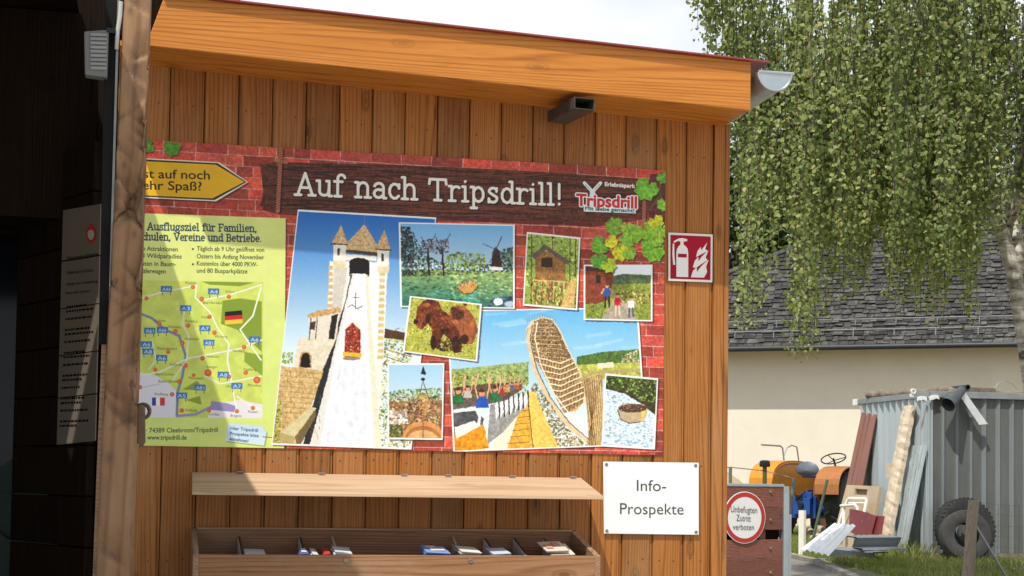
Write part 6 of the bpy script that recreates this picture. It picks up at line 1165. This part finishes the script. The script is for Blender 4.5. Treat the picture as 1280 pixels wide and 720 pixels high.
for k in range(265):                                            # bunches: one drooping branch end carries several strands
    for _ in range(60):
        x = C0.x+RX*gb.uniform(-1.05, 1.05); y = C0.y+RY*gb.uniform(-1, 1); rr2 = ((x-C0.x)/RX)**2+((y-C0.y)/RY)**2
        if rr2 < 1.08: break
    hm0 = hem(x, y); dome = C0.z+RZ*math.sqrt(max(.02, 1.1-rr2)); low = k % 5 < 3
    zt0 = hm0+gb.uniform(1.0, 3.0) if low else hm0+(dome-hm0)*gb.uniform(.35, 1.0)
    cl0 = gb.uniform(-.15, .17); dr = Vector((gb.normal()*.06, gb.normal()*.06, 0)); r0 = gb.uniform(.05, .14)
    for m in range(int(gb.integers(4, 8))):
        a = gb.uniform(0, 6.28); xx = x+r0*gb.random()**.5*math.cos(a)*1.2; yy = y+r0*gb.random()**.5*math.sin(a)*1.2; hm = hem(xx, yy)+abs(gb.normal())*.18
        zt = zt0+gb.normal()*.2; ln = min(zt-hm, gb.uniform(1.2, 3.0) if low else gb.uniform(.7, 2.0))
        if low and m % 2 == 0: ln = zt-hm
        if ln > .25: strand(xx, yy, zt, ln, cl0+gb.normal()*.04, dr)
for px, py in ((932, 400), (940, 414), (946, 412), (1000, 396), (1008, 436), (1015, 446), (1019, 442), (1024, 380), (1054, 366), (1074, 378), (1082, 366), (1088, 356), (1112, 372), (1130, 392), (1139, 396), (1145, 388), (1166, 382), (1180, 372), (1198, 402), (1204, 406), (1212, 350), (1150, 350), (1060, 345), (975, 340)):
    for m in range(4):
        yy = C0.y+gb.uniform(-1.2, .8); q = on_y(px+gb.normal()*3, py-abs(gb.normal())*16, yy); ln = gb.uniform(1.3, 2.4); strand(q.x, q.y, q.z+ln, ln, gb.uniform(-.05, .2), Vector((0, 0, 0)))
B('twigs', tw, M_TWIG, birch, fixn=False)
def leafmesh(name, mat, parent):
    global LV, LF, LR
    mb = MB(); mb.v = [tuple(v) for v in LV]; mb.f = LF; mb.r = LR; mb.m = [0]*len(LF); o = B(name, mb, mat, parent, fixn=False); LV = []; LF = []; LR = []; return o
M_BL_ = leafmat('birch_leaf', [(0, (.075, .11, .034)), (.35, (.165, .215, .066)), (.65, (.27, .315, .104)), (.9, (.42, .44, .17)), (1, (.49, .41, .16))], .44, .4)
print('birch leaves', len(LF)); leafmesh('crown', M_BL_, birch)

# ------------------------------------------------------------------ trees behind the house
def round_tree(base, h, rad, label, stops, seed, nleaf, ls=.16):
    g = np.random.default_rng(seed); t_ = thing('broadleaf_tree', base, label, 'tree', 'trees behind the house'); base = Vector(base)
    mb = MB().tube([base, base+Vector((.1, 0, h*.3)), base+Vector((0, .1, h*.6)), base+Vector((.1, 0, h*.9))], [.3, .24, .16, .05], 10); cl_ = []
    for k in range(70):
        d = Vector(g.normal(size=3)).normalized(); c = base+Vector((0, 0, h*.60))+Vector((d.x*rad, d.y*rad, d.z*h*.40))*g.uniform(.45, 1)**.6; cl_.append((c, rad*g.uniform(.16, .34), g.uniform(-.18, .18)))
        if k < 26: mb.tube([base+Vector((0, 0, h*g.uniform(.3, .6))), c], [.07, .02], 5)
    B('trunk', mb, plain('bark_%d' % seed, (.10,.08,.06), .9, 0, .3, 8), t_)
    for k in range(nleaf):
        c, r_, cc = cl_[int(g.integers(len(cl_)))]; d = Vector(g.normal(size=3)).normalized(); p = c+d*r_*g.uniform(.3, 1)**.4; s = ls*g.uniform(.6, 1.25); leaf(p, (d+Vector(g.normal(size=3))*.7).normalized(), (d*.6+Vector(g.normal(size=3))*.5+Vector((0, 0, .5))).normalized(), s, s*.8, min(1, max(0, .45+cc+g.normal()*.2)))
    leafmesh('crown', leafmat('leaf_%d' % seed, stops, .3, .5), t_)
ST = [(0, (.012, .026, .008)), (.4, (.030, .062, .014)), (.7, (.060, .105, .022)), (1, (.12, .16, .045))]
def gnd(px, d): q = depth(px, 600, d); return (q.x, q.y, 0)
round_tree(gnd(915, 52), 12.2, 3.6, 'dense dark green tree behind the house, just right of the kiosk corner', ST, 31, 15000, .26)
round_tree(gnd(1240, 60), 13.0, 4.6, 'green tree behind the house roof, at the right edge of the photo', ST, 32, 11000, .30)

# ------------------------------------------------------------------ grass
gg = np.random.default_rng(5); gv = []; gf = []; gr_ = []
def blades(n, quad, hmin, hmax, wid, keep=None):
    A, Bq, Cq, D = quad
    for _ in range(n):
        u, v = gg.random(), gg.random(); p = A.lerp(Bq, u).lerp(D.lerp(Cq, u), v); nz_ = noise.noise((p.x*.9, p.y*.9, 1))
        if gg.random() > .62+nz_*.9: continue
        h = gg.uniform(hmin, hmax)*(1+.6*nz_); a = gg.uniform(0, 6.28); w = Vector((math.cos(a), math.sin(a), 0))*wid*gg.uniform(.6, 1.2); l = Vector((gg.normal()*.35, gg.normal()*.35, 0))*h; o = len(gv)
        gv.extend([p-w, p+w, p+w*.6+l*.4+Vector((0, 0, h*.6)), p+l+Vector((0, 0, h)), p-w*.6+l*.4+Vector((0, 0, h*.6))]); gf.append((o, o+1, o+2, o+3, o+4)); gr_.append(min(1, max(0, .45+nz_*.4+gg.normal()*.18)))
blades(30000, (grd(986, 690), grd(1130, 725), Vector((SX-.05, SY+.2, 0)), grd(985, 664)), .03, .10, .006)
blades(20000, (grd(1130, 726), Vector((SX+4, bx0.y-1.5, 0)), Vector((SX+4, SY-.05, 0)), Vector((SX-.6, SY-.05, 0))), .03, .10, .006)
blades(9000, (grd(985, 664), Vector((SX-.2, SY+1, 0)), grd(1100, 650), grd(940, 650)), .04, .14, .009)
blades(1600, (Vector((SX-.9, SY-.4, 0)), Vector((SX-.05, SY-.3, 0)), Vector((SX-.05, SY+1.2, 0)), Vector((SX-.5, SY+1.2, 0))), .10, .30, .007)
mb = MB(); mb.v = [tuple(v) for v in gv]; mb.f = gf; mb.r = gr_; mb.m = [0]*len(gf)
o = B('grass', mb, leafmat('grass_blade', [(0, (.09, .13, .03)), (.4, (.19, .235, .055)), (.7, (.31, .32, .10)), (1, (.46, .40, .19))], .3, .5), base=(0, 0, 0), fixn=False); tag(o, 'short patchy sunlit grass in front of the shed and scrap', 'grass', None, 'stuff')
